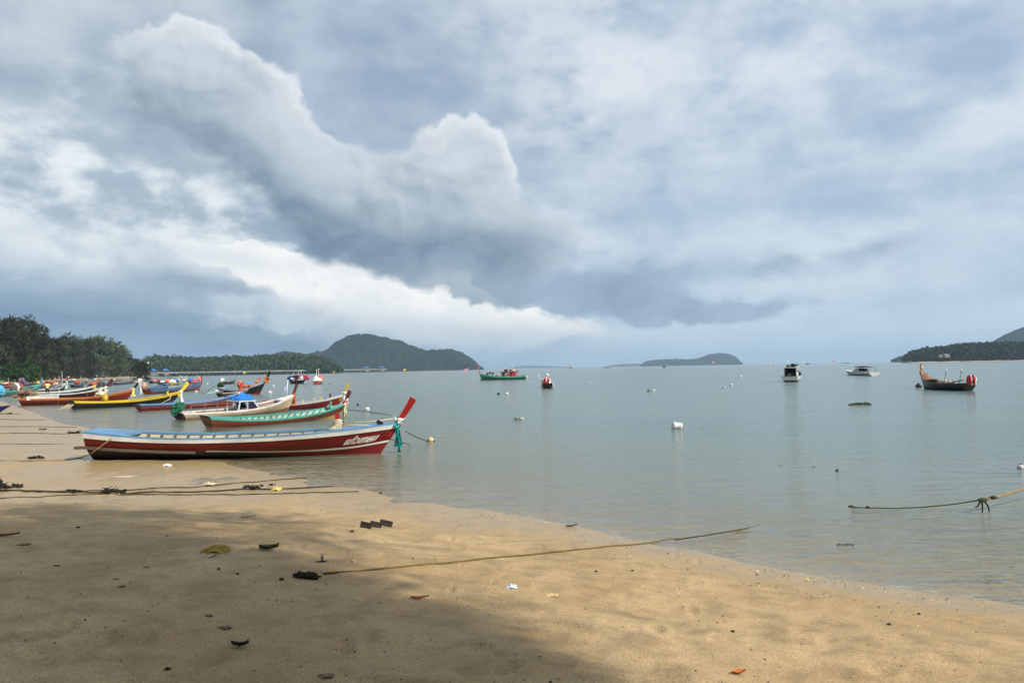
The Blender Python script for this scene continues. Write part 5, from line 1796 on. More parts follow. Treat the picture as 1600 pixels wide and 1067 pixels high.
# ------------------------------------------------------------------ the shade trees behind the photographer
SH = []                            # patches of shade surveyed on the sand: pixel, radius in metres, density
shade_px = [(60, 1010, 1.5, 1), (200, 1000, 1.5, 1), (340, 1010, 1.4, 1), (480, 1030, 1.2, 1), (60, 900, 1.8, 1), (190, 920, 1.7, 1), (320, 930, 1.4, 1), (405, 965, 1.1, 1),
            (30, 840, 1.6, 1), (120, 830, 1.5, .9), (250, 852, 0.9, .7), (320, 890, 1.0, .7), (400, 900, 0.8, .7), (450, 900, 0.5, .5), (475, 838, 0.8, .4), (430, 815, 0.8, .3), (345, 806, 0.9, .5), (210, 805, 1.0, .8),
            (550, 1000, 0.6, .9), (640, 1030, 0.7, .95), (690, 1052, 0.5, .85), (660, 965, 0.45, .8), (700, 990, 0.5, .8), (560, 1060, 1.0, 1), (690, 1066, 0.8, 1), (475, 985, 0.8, .9),
            (60, 736, 1.2, .30), (20, 746, 1.2, .25), (60, 798, 1.4, .6), (140, 802, 1.2, .6),
            (-120, 950, 2.2, 1), (-140, 860, 2.2, 1), (-90, 1060, 1.8, 1), (100, 1120, 1.6, 1), (350, 1130, 1.5, 1), (600, 1140, 1.0, 1)]
r_ = np.random.default_rng(77)
cs, ds, tops = [], [], []
for px, py, rad, den in shade_px:
    g = ground(px, py)
    hgt = r_.uniform(8.0, 11.5)
    c = np.array(g) + np.array(sun_dir) * (hgt / sun_dir.z)
    tops.append(c)
    n = int(rad * rad * 640 * den)
    e = r_.normal(size=(n, 3)) * 0.46 * (1 + 0.5 * (r_.random((n, 1)) < 0.18))
    p = c + e * rad * np.array([1, 1, 0.8])
    cs.append(p)
    d = r_.normal(size=(n, 3)) + np.array([0, 0, -0.3])
    ds.append(d / np.linalg.norm(d, axis=1, keepdims=True))
cs, ds, tops = np.concatenate(cs), np.concatenate(ds), np.array(tops)
ok = ~((cs[:, 1] > 0) & (cs[:, 2] - CAM_Z < 0.62 * np.hypot(cs[:, 0] * 0.6, cs[:, 1]) + 0.8))
cs, ds = cs[ok], ds[ok]
tops = tops[~((tops[:, 1] > -0.5) & (tops[:, 2] - CAM_Z < 0.80 * np.hypot(tops[:, 0] * 0.6, tops[:, 1]) + 1.6))]
stems = [np.array((5.2, -7.5)), np.array((1.0, -9.5))]
own = np.argmin(np.stack([np.hypot(cs[:, 0] - s_[0], cs[:, 1] - s_[1]) for s_ in stems]), 0)
for k, s_ in enumerate(stems):
    a = own == k
    v, f = quads(cs[a], ds[a], r_.uniform(0.18, 0.42, a.sum()), r_.uniform(0.04, 0.10, a.sum()), r_)
    z0 = gz(*s_)
    root = tag(empty('casuarina_tree', (s_[0], s_[1], z0)), ['feathery casuarina leaning over the beach behind the viewer, right one', 'feathery casuarina leaning over the beach behind the viewer, left one'][k], 'tree', 'casuarinas shading the near sand')
    o = link('crown', np_mesh('crown', v - np.array([s_[0], s_[1], z0]), f, M_CAS, False), root)
    mb = MB()
    mb.tube([(0, 0, -0.3), (0.1, 0.5, 3), (-0.1, 1.2, 6), (0, 2.0, 8.5)], [0.30, 0.24, 0.18, 0.12], 9)
    for t in tops[np.argmin(np.stack([np.hypot(tops[:, 0] - q[0], tops[:, 1] - q[1]) for q in stems]), 0) == k]:
        q = Vector(t) - Vector((s_[0], s_[1], z0))
        b0 = Vector((0, 1.2, 6)) if q.z > 7 else Vector((0, 0.6, 3.4))
        mb.tube([b0, b0.lerp(q, 0.5) + Vector((0, 0, 0.6)), q], [0.09, 0.05, 0.015], 5)
    mb.build('trunk', M_BARK, root)
# ------------------------------------------------------------------ pier
CONC = paint('weathered_concrete', (150, 152, 148), 0.85, 0.4, (104, 104, 98), 0.6)
pa, pb = at_dist(232, 590, 980), at_dist(603, 580.5, 1330)
pa.z = pb.z = 0
root = empty('pier', pa, math.atan2(pb.y - pa.y, pb.x - pa.x))
tag(root, 'long concrete pier on many piles running out below the wooded point', 'pier')
PL = (pb - pa).length
DZ_ = 4.6
MB().box((PL / 2, 0, DZ_), (PL, 5.0, 0.9)).build('deck', CONC, root)
mb = MB()
k = 0.0
while k < PL:
    for y in (-2.0, 2.0):
        mb.bar((k, y, -1.5), (k, y, DZ_ - 0.4), 0.7, 0.7)
    mb.box((k, 0, DZ_ - 0.7), (0.9, 4.6, 0.7))
    k += 6.0
tag(mb.build('pilings', paint('dark_concrete', (84, 84, 78), 0.9, 0.4, None, 0.6), root), kind='stuff')
for s_ in (-1, 1):
    MB().bar((0, s_ * 2.4, DZ_ + 1.3), (PL, s_ * 2.4, DZ_ + 1.3), 0.2, 0.25).build('handrail', CONC, root)
mb = MB()
k = 0.0
while k < PL:
    for s_ in (-1, 1):
        mb.bar((k, s_ * 2.4, DZ_ + 0.4), (k, s_ * 2.4, DZ_ + 1.3), 0.2, 0.2)
    k += 3.0
tag(mb.build('rail_posts', CONC, root), kind='stuff')
for px_, lb in ((236, 'pavilion with blue pitched roof at the shore end of the pier, left one'), (252, 'smaller pavilion with blue pitched roof at the shore end of the pier'),
                (562, 'blue roofed pavilion near the sea end of the pier'), (593, 'blue roofed pavilion at the very sea end of the pier')):
    q = (px_ - 232) / (603 - 232)
    p = pa.lerp(pb, max(0.0, q))
    w = 9.5 if px_ > 500 else (11 if px_ < 240 else 7)
    r2 = tag(empty('pavilion', (p.x, p.y, DZ_ + 0.46), root.rotation_euler.z), lb, 'pavilion', 'blue roofed pavilions on the pier')
    bl_ = paint('blue_roof', (58, 112, 196), 0.5, 0.15, None, 1.0)
    mb = MB()
    for z, s_ in ((2.6, 1.0), (2.9, 1.02)):
        pass
    mb.add([(-w / 2, -w / 2.4, 2.7), (w / 2, -w / 2.4, 2.7), (w / 2, w / 2.4, 2.7), (-w / 2, w / 2.4, 2.7), (-w * 0.14, 0, 5.0), (w * 0.14, 0, 5.0)],
           [(0, 1, 5, 4), (1, 2, 5), (2, 3, 4, 5), (3, 0, 4), (3, 2, 1, 0)])
    mb.build('roof', bl_, r2)
    for x in (-0.4, 0.4):
        for y in (-0.34, 0.34):
            MB().bar((x * w, y * w, 0), (x * w, y * w, 2.75), 0.35, 0.35).build('post', CONC, r2)
    MB().box((0, 0, -2.4), (w * 0.9, w * 0.8, 1.2)).build('platform', CONC, r2)

# white beacon mast among the trees, huts, houses
p = at_dist(231.5, 584, 1010)
r2 = tag(empty('beacon_mast', (p.x, p.y, 1.0)), 'thin white banded mast among the trees left of the pier', 'mast')
for k in range(6):
    MB().tube([(0, 0, k * 3.2), (0, 0, k * 3.2 + 2.3)], 0.75 if k < 5 else 0.95, 6).build('white_band', boat_paint(WHITE, 0.6, 0.1), r2)
MB().tube([(0, 0, -2), (0, 0, 20)], 0.3, 6).build('pole', METAL, r2)


def hut(px, py, d, w, h, wall, roof, lb):
    p = at_dist(px, py, d)
    zb = p.z
    r2 = tag(empty('hut', (p.x, p.y, zb), 0.4), lb, 'hut')
    MB().box((0, 0, h * 0.3), (w, w * 0.7, h * 0.6)).build('wall', boat_paint(wall, 0.8, 0.2), r2)
    MB().add([(-w * 0.6, -w * 0.45, h * 0.6), (w * 0.6, -w * 0.45, h * 0.6), (w * 0.6, w * 0.45, h * 0.6), (-w * 0.6, w * 0.45, h * 0.6), (-w * 0.6, 0, h), (w * 0.6, 0, h)],
             [(0, 1, 5, 4), (2, 3, 4, 5), (1, 2, 5), (3, 0, 4), (3, 2, 1, 0)]).build('roof', boat_paint(roof, 0.8, 0.2), r2)
    MB().box((0, -w * 0.355, h * 0.25), (w * 0.2, 0.06, h * 0.5)).build('door', boat_paint(BROWN), r2)


hut(23, 590.5, 345, 2.2, 2.4, (110, 110, 100), (140, 142, 136), 'small grey roofed hut on the grass under the trees')
hut(1478, 558.5, 1252, 9, 5.5, (158, 152, 136), (140, 134, 124), 'pale house among the trees of the point at the right')
hut(1470, 558.8, 1252, 6, 4.6, (150, 146, 132), (136, 130, 120), 'smaller pale house left of the other on the point at the right')
# light sand strip below the right point
a, b_ = at_dist(1420, 563.0, 1246), at_dist(1600, 559.5, 1246)
mb = MB()
rows = []
for i in range(30):
    q = i / 29
    p = a.lerp(b_, q)
    w = 0.45 + 0.35 * math.sin(i * 1.7) * math.sin(i * 0.6)
    rows.append([(p.x, 1236, -0.2), (p.x, 1240 + 2 * math.sin(i), 0.9 * w + 0.4), (p.x, 1262, 1.6 * w + 0.5), (p.x, 1275, -0.2)])
mb.grid(rows)
tag(mb.build('shore', paint('pale_shore', (168, 156, 136), 0.9, 0.5, (90, 84, 74), 0.3)), kind='structure')

# ------------------------------------------------------------------ people (far off, a few pixels tall)
SKIN = paint('skin', (140, 92, 66), 0.6, 0.0)


def person(px, py, y, shirt, legs, lb, pose=0, h=1.66, z=None, rz=0.0, hair=(24, 20, 18)):
    p = at_dist(px, py, y)
    if z is not None:
        p.z = z
    root = tag(empty('person', p, rz), lb, 'person', 'people among the beached boats')
    lean = 0.35 if pose == 1 else 0.04
    hipz, shz = 0.88 * h / 1.66, 1.36 * h / 1.66
    P_ = {'pelvis': (0, 0, hipz), 'waist': (0.02 + lean * 0.3, 0, hipz + 0.2), 'chest': (0.03 + lean * 0.8, 0, shz - 0.12), 'neck': (0.03 + lean, 0, shz + 0.05), 'head': (0.06 + lean * 1.1, 0, shz + 0.17), 'top': (0.05 + lean * 1.1, 0, shz + 0.28)}
    order = ['pelvis', 'waist', 'chest', 'neck', 'head', 'top']
    vs = [P_[k] for k in order]
    es = [(0, 1), (1, 2), (2, 3), (3, 4), (4, 5)]
    rad = [0.15, 0.14, 0.165, 0.055, 0.10, 0.07]
    for s_ in (-1, 1):
        i = len(vs)
        st = 0.10 if pose == 2 else 0.0
        vs += [(0, s_ * 0.10, hipz - 0.08), (0.04 + st * s_, s_ * 0.11, 0.48), (-0.02 + st * 2 * s_, s_ * 0.12, 0.08), (0.13 + st * 2 * s_, s_ * 0.13, 0.03)]
        es += [(0, i), (i, i + 1), (i + 1, i + 2), (i + 2, i + 3)]
        rad += [0.10, 0.075, 0.05, 0.04]
        i = len(vs)
        rch = 0.25 if pose == 1 else 0.06
        vs += [(0.02 + lean * 0.9, s_ * 0.18, shz - 0.03), (0.02 + lean * 0.9 + rch * 0.4, s_ * 0.24, shz - 0.30), (0.08 + lean + rch, s_ * 0.22, shz - 0.52), (0.10 + lean + rch, s_ * 0.22, shz - 0.62)]
        es += [(2, i), (i, i + 1), (i + 1, i + 2), (i + 2, i + 3)]
        rad += [0.065, 0.05, 0.038, 0.035]
    me = bpy.data.meshes.new('body')
    me.from_pydata(vs, es, [])
    me.materials.append(SKIN)
    o = link('body', me, root)
    md = o.modifiers.new('skin', 'SKIN')
    for k, r2 in enumerate(rad):
        me.skin_vertices[0].data[k].radius = (r2, r2)
    me.skin_vertices[0].data[0].use_root = True
    o.modifiers.new('sub', 'SUBSURF').levels = 1
    o.modifiers['sub'].render_levels = 1
    c0, c1 = Vector(P_['pelvis']), Vector(P_['neck'])
    MB().tube([c0 + Vector((0, 0, -0.12)), Vector(P_['waist']), Vector(P_['chest']), c1 - Vector((0, 0, 0.06))], [0.19, 0.175, 0.205, 0.10], 10).build('shirt', cloth(shirt), root)
    mb = MB()
    for s_ in (-1, 1):
        mb.tube([(0.02 + lean * 0.9, s_ * 0.17, shz - 0.02), (0.02 + lean * 0.9, s_ * 0.235, shz - 0.24)], [0.085, 0.075], 8)
    mb.build('sleeves', cloth(shirt), root)
    mb = MB()
    for s_ in (-1, 1):
        st = 0.10 if pose == 2 else 0.0
        mb.tube([(0, s_ * 0.09, hipz + 0.04), (0.04 + st * s_, s_ * 0.11, 0.48), (-0.02 + st * 2 * s_, s_ * 0.12, 0.12)], [0.125, 0.10, 0.075], 8)
    mb.build('trousers', cloth(legs), root)
    hd = Vector(P_['head'])
    MB().ball(hd + Vector((-0.02, 0, 0.05)), (0.105, 0.10, 0.10), 8).build('hair', paint('hair', hair, 0.7, 0.0), root)
    return root


person(74.0, 619.6, 92, (222, 206, 150), (26, 30, 60), 'person in a pale yellow shirt and navy trousers standing among the boats', 0, 1.68, z=0.30, rz=2.0)
person(30.5, 612, 128, (150, 120, 160), (60, 50, 70), 'person in mauve clothes beside the white pole, left of a pair', 2, 1.7, z=0.9, rz=1.0)
person(35.5, 612, 129, (120, 96, 140), (40, 36, 60), 'person in dark purple clothes, right of a pair by the white pole', 0, 1.7, z=0.9, rz=-1.0)
person(56.0, 602, 205, (60, 44, 40), (70, 60, 60), 'dark clothed person bending on the beach beside a yellow bundle', 1, 1.7, z=0.6, rz=-0.5)
person(81.5, 598.5, 262, (40, 40, 50), (60, 40, 40), 'dark clothed person by the long wooden boat with the blue tarp', 0, 1.7, z=0.4, rz=0.6)
person(87.0, 598.0, 268, (210, 110, 60), (50, 40, 40), 'person in an orange shirt by the long wooden boat with the blue tarp', 1, 1.7, z=0.4, rz=0.2)


# ------------------------------------------------------------------ floats, flags and weed on the water
def float_ball(px, py, r, c, lb, squash=0.9, cat='buoy', grp='floats drifting on the bay', parts=True):
    p = on_plane(px, py, 0.0)
    root = tag(empty('buoy', (p.x, p.y, 0.0), px), lb, cat, grp)
    MB().ball((0, 0, r * 0.35), (r, r, r * squash), 12).build('float', boat_paint(c, 0.5, 0.3), root)
    if parts:
        MB().tube([(0, 0, r * 0.9), (0.02, 0, r * 1.4)], 0.3 * r, 6).build('neck', boat_paint(BLACK), root)
    return root


fl = [(1157, 589.0, 0.28, WHITE, 'white ball buoy below the right end of the small island'), (1142.5, 602.2, 0.20, WHITE, 'white buoy left of the cabin boat, upper of two'), (1131, 606.2, 0.16, (200, 206, 206), 'small white buoy left of the cabin boat, lower of two'),
      (1021, 611.2, 0.17, WHITE, 'white buoy right of a green float in mid bay'), (1013.5, 611.6, 0.16, TEAL, 'small green float left of a white buoy in mid bay'), (921, 598.2, 0.14, WHITE, 'tiny white buoy in open water right of the stern on longtail'),
      (791.5, 616.0, 0.18, WHITE, 'white buoy right of a black float below the green fishing boat'), (779, 616.4, 0.16, BLACK, 'black float left of a white buoy below the green fishing boat'),
      (573.5, 640.5, 0.17, WHITE, 'white buoy right of the red bow post of the turquoise boat'), (559, 633, 0.10, BLACK, 'black float near the bow of the turquoise boat'),
      (421.5, 614.3, 0.26, WHITE, 'white ball buoy right of the bow with orange ribbons'), (427, 603.8, 0.24, WHITE, 'white buoy above right of the bow with orange ribbons'), (324.0, 599.6, 0.22, WHITE, 'white buoy right of the pink covered boat'),
      (306.5, 612.6, 0.20, WHITE, 'small white buoy right of the thin red bow post'), (1594.5, 731.5, 0.075, (226, 220, 232), 'white and purple float at the right edge above the weedy rope'), (1584.5, 572.5, 0.3, WHITE, 'white buoy far off at the right edge'),
      (1434, 569.5, 0.25, (190, 200, 206), 'pale buoy above the orange bow post at right'), (1458, 570.5, 0.25, (90, 100, 110), 'dark float beyond the black longtail boat'), (1435.6, 605.2, 0.30, BLACK, 'black ball float at the bow of the black longtail boat'),
      (515, 600.5, 0.15, (40, 60, 60), 'dark float right of the pink red boat'), (1308, 735.8, 0.035, BLACK, 'tiny black speck of a float left of the weedy rope')]
for px, py, r, c, lb in fl:
    float_ball(px, py, r, c, lb)

# white drum float, lying over
p = on_plane(1057.5, 669.5)
root = tag(empty('drum_float', (p.x, p.y, 0.06), 0.15), 'white plastic drum floating in mid bay with its reflection below', 'drum')
mb = MB()
m_ = Matrix.Rotation(R(8), 3, 'Y')
prof = [(-0.19, 0.0), (-0.19, 0.12), (-0.185, 0.140), (-0.10, 0.148), (-0.09, 0.142), (0.09, 0.142), (0.10, 0.148), (0.185, 0.140), (0.19, 0.12), (0.19, 0.0)]
mb.grid([[m_ @ Vector((x, r * math.cos(a), r * math.sin(a) + 0.05)) for a in [6.2832 * k / 18 for k in range(18)]] for x, r in prof], closed=True, flip=True)
mb.build('drum', boat_paint((236, 238, 236), 0.4, 0.15), root)
MB().tube([m_ @ Vector((0.19, 0.05, 0.07)), m_ @ Vector((0.22, 0.05, 0.07))], 0.03, 8).build('cap', boat_paint(BLACK), root)
MB().box(m_ @ Vector((0.215, 0.0, -0.03)), (0.05, 0.1, 0.06)).build('lashing', DROPE, root)

# yellow buoy on the mooring line of the red boat
p = on_plane(673, 689.5)
root = tag(empty('mooring_buoy', (p.x, p.y, 0.0)), 'yellowish round mooring buoy right of the teal bow cloth', 'buoy')
MB().ball((0, 0, 0.055), (0.105, 0.095, 0.095), 14).build('float', paint('stained_yellow_foam', (216, 186, 128), 0.7, 0.8, (130, 96, 50), 14.0), root)
MB().tube([(-0.09, -0.03, 0.05), (-0.115, -0.03, 0.01)], 0.03, 6).tube([(0.09, 0, 0.02), (0.15, 0, 0.0)], 0.02, 6).build('lashing', DROPE, root)

# two grey bottle floats left of the drum
p = on_plane(811, 655.5)
root = tag(empty('float_cluster', (p.x, p.y, 0.0)), 'pair of grubby white bottle floats in the near bay', 'floats')
MB().ball((-0.12, 0, 0.04), (0.12, 0.08, 0.075), 10).build('dark_float', boat_paint(GREY, 0.6, 0.6), root)
MB().ball((0.13, 0.02, 0.04), (0.12, 0.08, 0.075), 10).build('float', boat_paint((206, 200, 186), 0.6, 0.6), root)
MB().tube([(-0.05, 0, 0.06), (0.05, 0, 0.06)], 0.02, 5).build('cord', DROPE, root)

# weedy floats breaking the surface at right
M_WEED = paint('sea_weed', (58, 58, 26), 0.8, 0.8, (112, 104, 48), 10.0)
p = on_plane(1343.5, 632.5)
root = tag(empty('weedy_rocks', (p.x, p.y, 0.0), 0.05), 'row of weed covered rocks just above the water, right of centre', 'rocks')
for k, (x, w, h) in enumerate(((-0.42, 0.24, 0.10), (-0.12, 0.20, 0.13), (0.16, 0.22, 0.11), (0.42, 0.22, 0.14), (0.55, 0.16, 0.10))):
    MB().ball((x, 0.05 * (k % 2), 0.0), (w, 0.18, h), 10, 0.8, k).build('rock', M_WEED if k in (0, 3) else paint('dark_weed', (44, 42, 26), 0.8, 0.6, (110, 112, 40), 9.0), root)
for k, (px, py, w) in enumerate(((1265, 642.3, 0.22), (1334, 645.0, 0.24), (1220, 727, 0.05), (1270, 729, 0.05), (1098, 668.5, 0.09), (1320, 850, 0.12))):
    p = on_plane(px, py, 0.0)
    mb = MB()
    for j in range(6):
        mb.ball(((j - 2.5) * w * 0.32, 0.02 * math.sin(j * 2.0), -0.012), (w * 0.22, 0.03, 0.016), 8, 0.7, j + k)
    tag(mb.build('weed_wisp', paint('dark_weed', (44, 42, 26), 0.8, 0.6, (110, 112, 40), 9.0)),
        ['thin dark weed wisp above and left of the drum', 'thin dark weed wisp below the weedy rocks', 'short dark weed wisp below the white drum', 'tiny dark weed wisp beside another, below the drum', 'tiny dark weed wisp right of the white drum',
         'dark weed patch in the shallows below the weedy rope'][k], 'seaweed', 'wisps of weed on the water').location = p

# Thai flags on bamboo poles marking nets
for k, (px, py, d, s_, lb) in enumerate(((732, 577, 170, 1.0, 'striped flag on a thin net marker pole, left of the green fishing boat'), (891, 571, 330, 1.2, 'small striped flag on a net marker right of the red cabined boat'),
                                         (1118, 564.5, 260, 1.1, 'striped flag on a net marker before the small island, right one'), (1021, 571.5, 300, 1.0, 'hanging striped flag on a net marker before the small island, left one'),
                                         (1209, 565.0, 380, 1.2, 'striped flag on a net marker left of the white cabin boat'), (1304, 563.5, 400, 1.3, 'striped flag on a net marker left of the horizon boats'),
                                         (523, 580.5, 420, 1.0, 'yellow flag on a stake before the pier, left one'), (634, 577, 420, 1.2, 'yellow flag on a stake right of the pier end'), (384, 581.5, 420, 1.2, 'yellow flag on a stake before the middle of the pier'))):
    p = at_dist(px, py, d)
    root = tag(empty('marker_flag', (p.x, p.y, 0), 0.3 * math.sin(k * 2.0)), lb, 'flag', 'net marker flags in the bay')
    top = p.z + 0.35 * s_
    MB().tube([(0, 0, -0.4), (0.02, 0, top + 0.1)], 0.022, 6).build('pole', boat_paint((176, 170, 150)), root)
    MB().ball((0, 0, 0.0), (0.2, 0.2, 0.12), 8).build('float', boat_paint((200, 200, 196)), root)
    yel_ = 'yellow' in lb
    bands = [(236, 206, 40)] if yel_ else [(190, 40, 56), (236, 236, 236), (60, 60, 120), (236, 236, 236), (190, 40, 56)]
    hs = [1.0] if yel_ else [0.17, 0.17, 0.32, 0.17, 0.17]
    z0 = top - 0.72 * s_
    hang = 'hanging' in lb
    acc = 0.0
    fl_ = empty('flag')
    fl_.parent = root
    for c, q in zip(bands, hs):
        rows = []
        for i in range(7):
            u = i / 6
            x = -0.95 * s_ * u * (0.25 if hang else 1.0)
            y = 0.08 * math.sin(u * 5.0)
            dz = (-0.30 * u * s_) + 0.04 * math.sin(u * 7.0)
            rows.append([(x, y, z0 + acc * 0.70 * s_ + dz), (x, y, z0 + (acc + q) * 0.70 * s_ + dz)])
        acc += q
        MB().grid(rows).build('band', cloth(c), fl_)


# ------------------------------------------------------------------ ropes
def lay(pts_px, r, name, mat, lb, cat='rope', over=0.0, n=6, wob=0.0, extra=None, group=None):
    """a rope lying on the sand through surveyed pixels"""
    P = []
    for k, q in enumerate(pts_px):
        P.append(ground(q[0], q[1]) + Vector((0, 0, r * 0.6 + (q[2] if len(q) > 2 else 0.0))))
    out = []
    for a, b_ in zip(P[:-1], P[1:]):
        m = max(2, int((b_ - a).length / 0.22))
        for i in range(m):
            p = a.lerp(b_, i / m)
            if abs(a.z - gz(a.x, a.y)) < 0.05 and abs(b_.z - gz(b_.x, b_.y)) < 0.05:
                p.z = max(p.z * 0.0 + gz(p.x, p.y) + r * 0.7, -0.01 if p.z < 0 else -9)
            p.x += wob * mnoise.noise(p * 1.3)
            p.y += wob * mnoise.noise(p * 1.3 + Vector((7, 3, 1)))
            out.append(p)
    out.append(P[-1])
    o = MB().tube(out, r, n).build(name, mat)
    tag(o, lb, cat, group)
    return out


G = 'mooring lines across the left sand'
lay([(-10, 768), (90, 768), (180, 767), (300, 762), (480, 747)], 0.012, 'mooring_line', DROPE, 'upper dark mooring line from the tangle at the left edge', group=G)
lay([(-10, 765), (60, 769), (120, 770), (180, 770), (240, 769), (330, 768), (430, 765), (520, 760)], 0.017, 'mooring_line', DROPE, 'thick dark mooring line with two weed knots on it', group=G)
lay([(-10, 779), (60, 777), (130, 773), (220, 772), (330, 773), (450, 771), (560, 768)], 0.011, 'mooring_line', DROPE, 'lowest thin mooring line at the left, below the weed knots', group=G)
STERN = [ground(*q) + Vector((0, 0, 0.012)) for q in ((-10, 720), (30, 720.5), (60, 720), (90, 719.8), (112, 718), (126, 715.5))] + [at_dist(140, 710, 22.4), at_dist(158, 697, 22.35), at_dist(172, 686.5, 22.4), at_dist(178, 682.0, 22.5), at_dist(179, 680.5, 22.8)]
tag(MB().tube(STERN, 0.017, 6).build('mooring_line', ROPE), 'tan mooring rope rising from the sand over the red boat stern', 'rope', G)
lay([(-10, 693), (40, 694), (100, 693.5)], 0.011, 'mooring_line', DROPE, 'faint mooring line on the sand level with the grey ledge plank', group=G)
lay([(-10, 677.5), (60, 677), (100, 678), (134, 677)], 0.016, 'mooring_line', DROPE, 'weedy dark mooring line reaching the red boat stern', group=G)
lay([(-10, 667), (50, 666.5), (120, 668)], 0.014, 'mooring_line', DROPE, 'dark mooring line above the weedy one, by the water edge', group=G)
lay([(-10, 655), (40, 656), (70, 656)], 0.016, 'mooring_line', DROPE, 'uppermost short mooring line left of the water edge', group=G)
lay([(-5, 646), (16, 647), (34, 646.5)], 0.019, 'mooring_line', DROPE, 'dark rope end under the blue bow at the left edge', group=G)
lay([(505, 897), (560, 893), (660, 883), (760, 873), (860, 863), (960, 853), (1030, 846), (1060, 842)], 0.011, 'long_rope', paint('olive_rope', (104, 88, 44), 0.95, 0.5, (60, 54, 30), 40.0), 'long olive rope from the brown bark across the sand into the water', wob=0.015)
p0, p1, p2, p3 = on_plane(1055, 843, 0.03), on_plane(1110, 835, 0.04), on_plane(1165, 825.5, 0.0), on_plane(1215, 813, -0.05)
tag(MB().tube([p0, p1, p2, p3], [0.009, 0.011, 0.010, 0.008], 6).build('weedy_rope', M_WEED), 'weed grown end of the long rope entering the shallows', 'rope')

# red boat's bow line to its buoy and a second one
b0 = on_plane(612, 686, 0.52)
q1, q2 = on_plane(642, 683, 0.05), on_plane(667, 689, 0.02)
b1 = at_dist(636, 676, 23.2)
tag(MB().tube([at_dist(633, 673, 23.6), at_dist(645, 680, 23.7), at_dist(656, 685, 23.9), on_plane(668, 689.3, 0.03)], 0.014, 6).build('bow_line', DROPE), 'dark bow line from the red boat to the yellowish buoy', 'rope')
tag(MB().tube([at_dist(609, 685.5, 22.9), at_dist(625, 691, 22.9), on_plane(640, 694, 0.02)], 0.012, 6).build('bow_line', DROPE), 'dark line dipping from the red boat stem into the water', 'rope')
tag(MB().tube([at_dist(530, 654, 38), on_plane(538, 660, 0.0)], 0.02, 5).build('bow_line', DROPE), 'short dark line at the stem of the turquoise boat', 'rope')
tag(MB().tube([at_dist(544, 640, 41), on_plane(580, 644, 0.02), on_plane(612, 649, 0.0)], 0.02, 5).build('bow_line', DROPE), 'slack bow line of the turquoise boat trailing right', 'rope')

# the weedy rope at the right edge, with its hanging strands
r_pts = [on_plane(1330, 792.0, 0.015), on_plane(1345, 793, 0.02), on_plane(1400, 794, 0.02), on_plane(1445, 792, 0.05), on_plane(1490, 787.5, 0.10), at_dist(1533, 781, 12.7), at_dist(1560, 776, 12.9), at_dist(1600, 763.5, 13.2), at_dist(1660, 743, 13.7)]
root = tag(empty('hanging_rope', (0, 0, 0)), 'taut rope hung with weed coming in from the right edge over the water', 'rope')
MB().tube(r_pts[:6], [0.014, 0.009, 0.010, 0.011, 0.010, 0.012], 7).build('weedy_end', M_WEED, root)
MB().tube(r_pts[5:], [0.014, 0.024, 0.018, 0.016], 7).build('rope', ROPE, root)
mb = MB().ball(at_dist(1330, 791.0, 12.35), (0.045, 0.03, 0.02), 8, 0.7, 1).ball(at_dist(1356, 792.5, 12.4), (0.03, 0.03, 0.02), 8, 0.7, 2)
mb.ball(at_dist(1536, 780.5, 12.7), (0.075, 0.035, 0.032), 8, 0.8, 4).ball(at_dist(1552, 777, 12.8), (0.065, 0.032, 0.028), 8, 0.8, 5)
mb.build('weed_knots', M_WEED, root)
mb = MB()
for a_, c_, b2 in ((1534, 1535, (1535, 801)), (1538, 1544, (1546, 800)), (1532, 1528, (1524, 792))):
    mb.tube([at_dist(a_, 782, 12.7), at_dist(c_, 791, 12.68), at_dist(*b2, 12.66)], [0.015, 0.013, 0.010], 6)
mb.build('strands', paint('bark_black', (24, 20, 18), 0.9, 0.3), root)

# blue bow poking in at the left edge
p = ground(2, 645)
root = tag(empty('blue_boat', (p.x - 2.2, p.y + 0.2, p.z), -0.06), 'ultramarine boat of which only the bow shows at the left edge', 'boat')
K = Lines(4.0, beam=1.3, free=0.42, sr=0.1, br=0.10, rake=0.9, over=0.1, draft=0.05)
T = [i / 15 for i in range(16)]
mb = MB()
for sd_ in (1, -1):
    mb.grid([[K.pt(t, j / 6, sd_) for j in range(7)] for t in T], flip=(sd_ > 0))
mb.build('hull', boat_paint((30, 34, 150), 0.45, 0.3), root)
rows = [[K.pt(t, 1.0, -1) + Vector((0, 0, 0.01)), K.pt(t, 1.0, 1) + Vector((0, 0, 0.01))] for t in T]
MB().grid(rows, flip=True).build('deck', boat_paint((40, 46, 170), 0.45, 0.3), root)

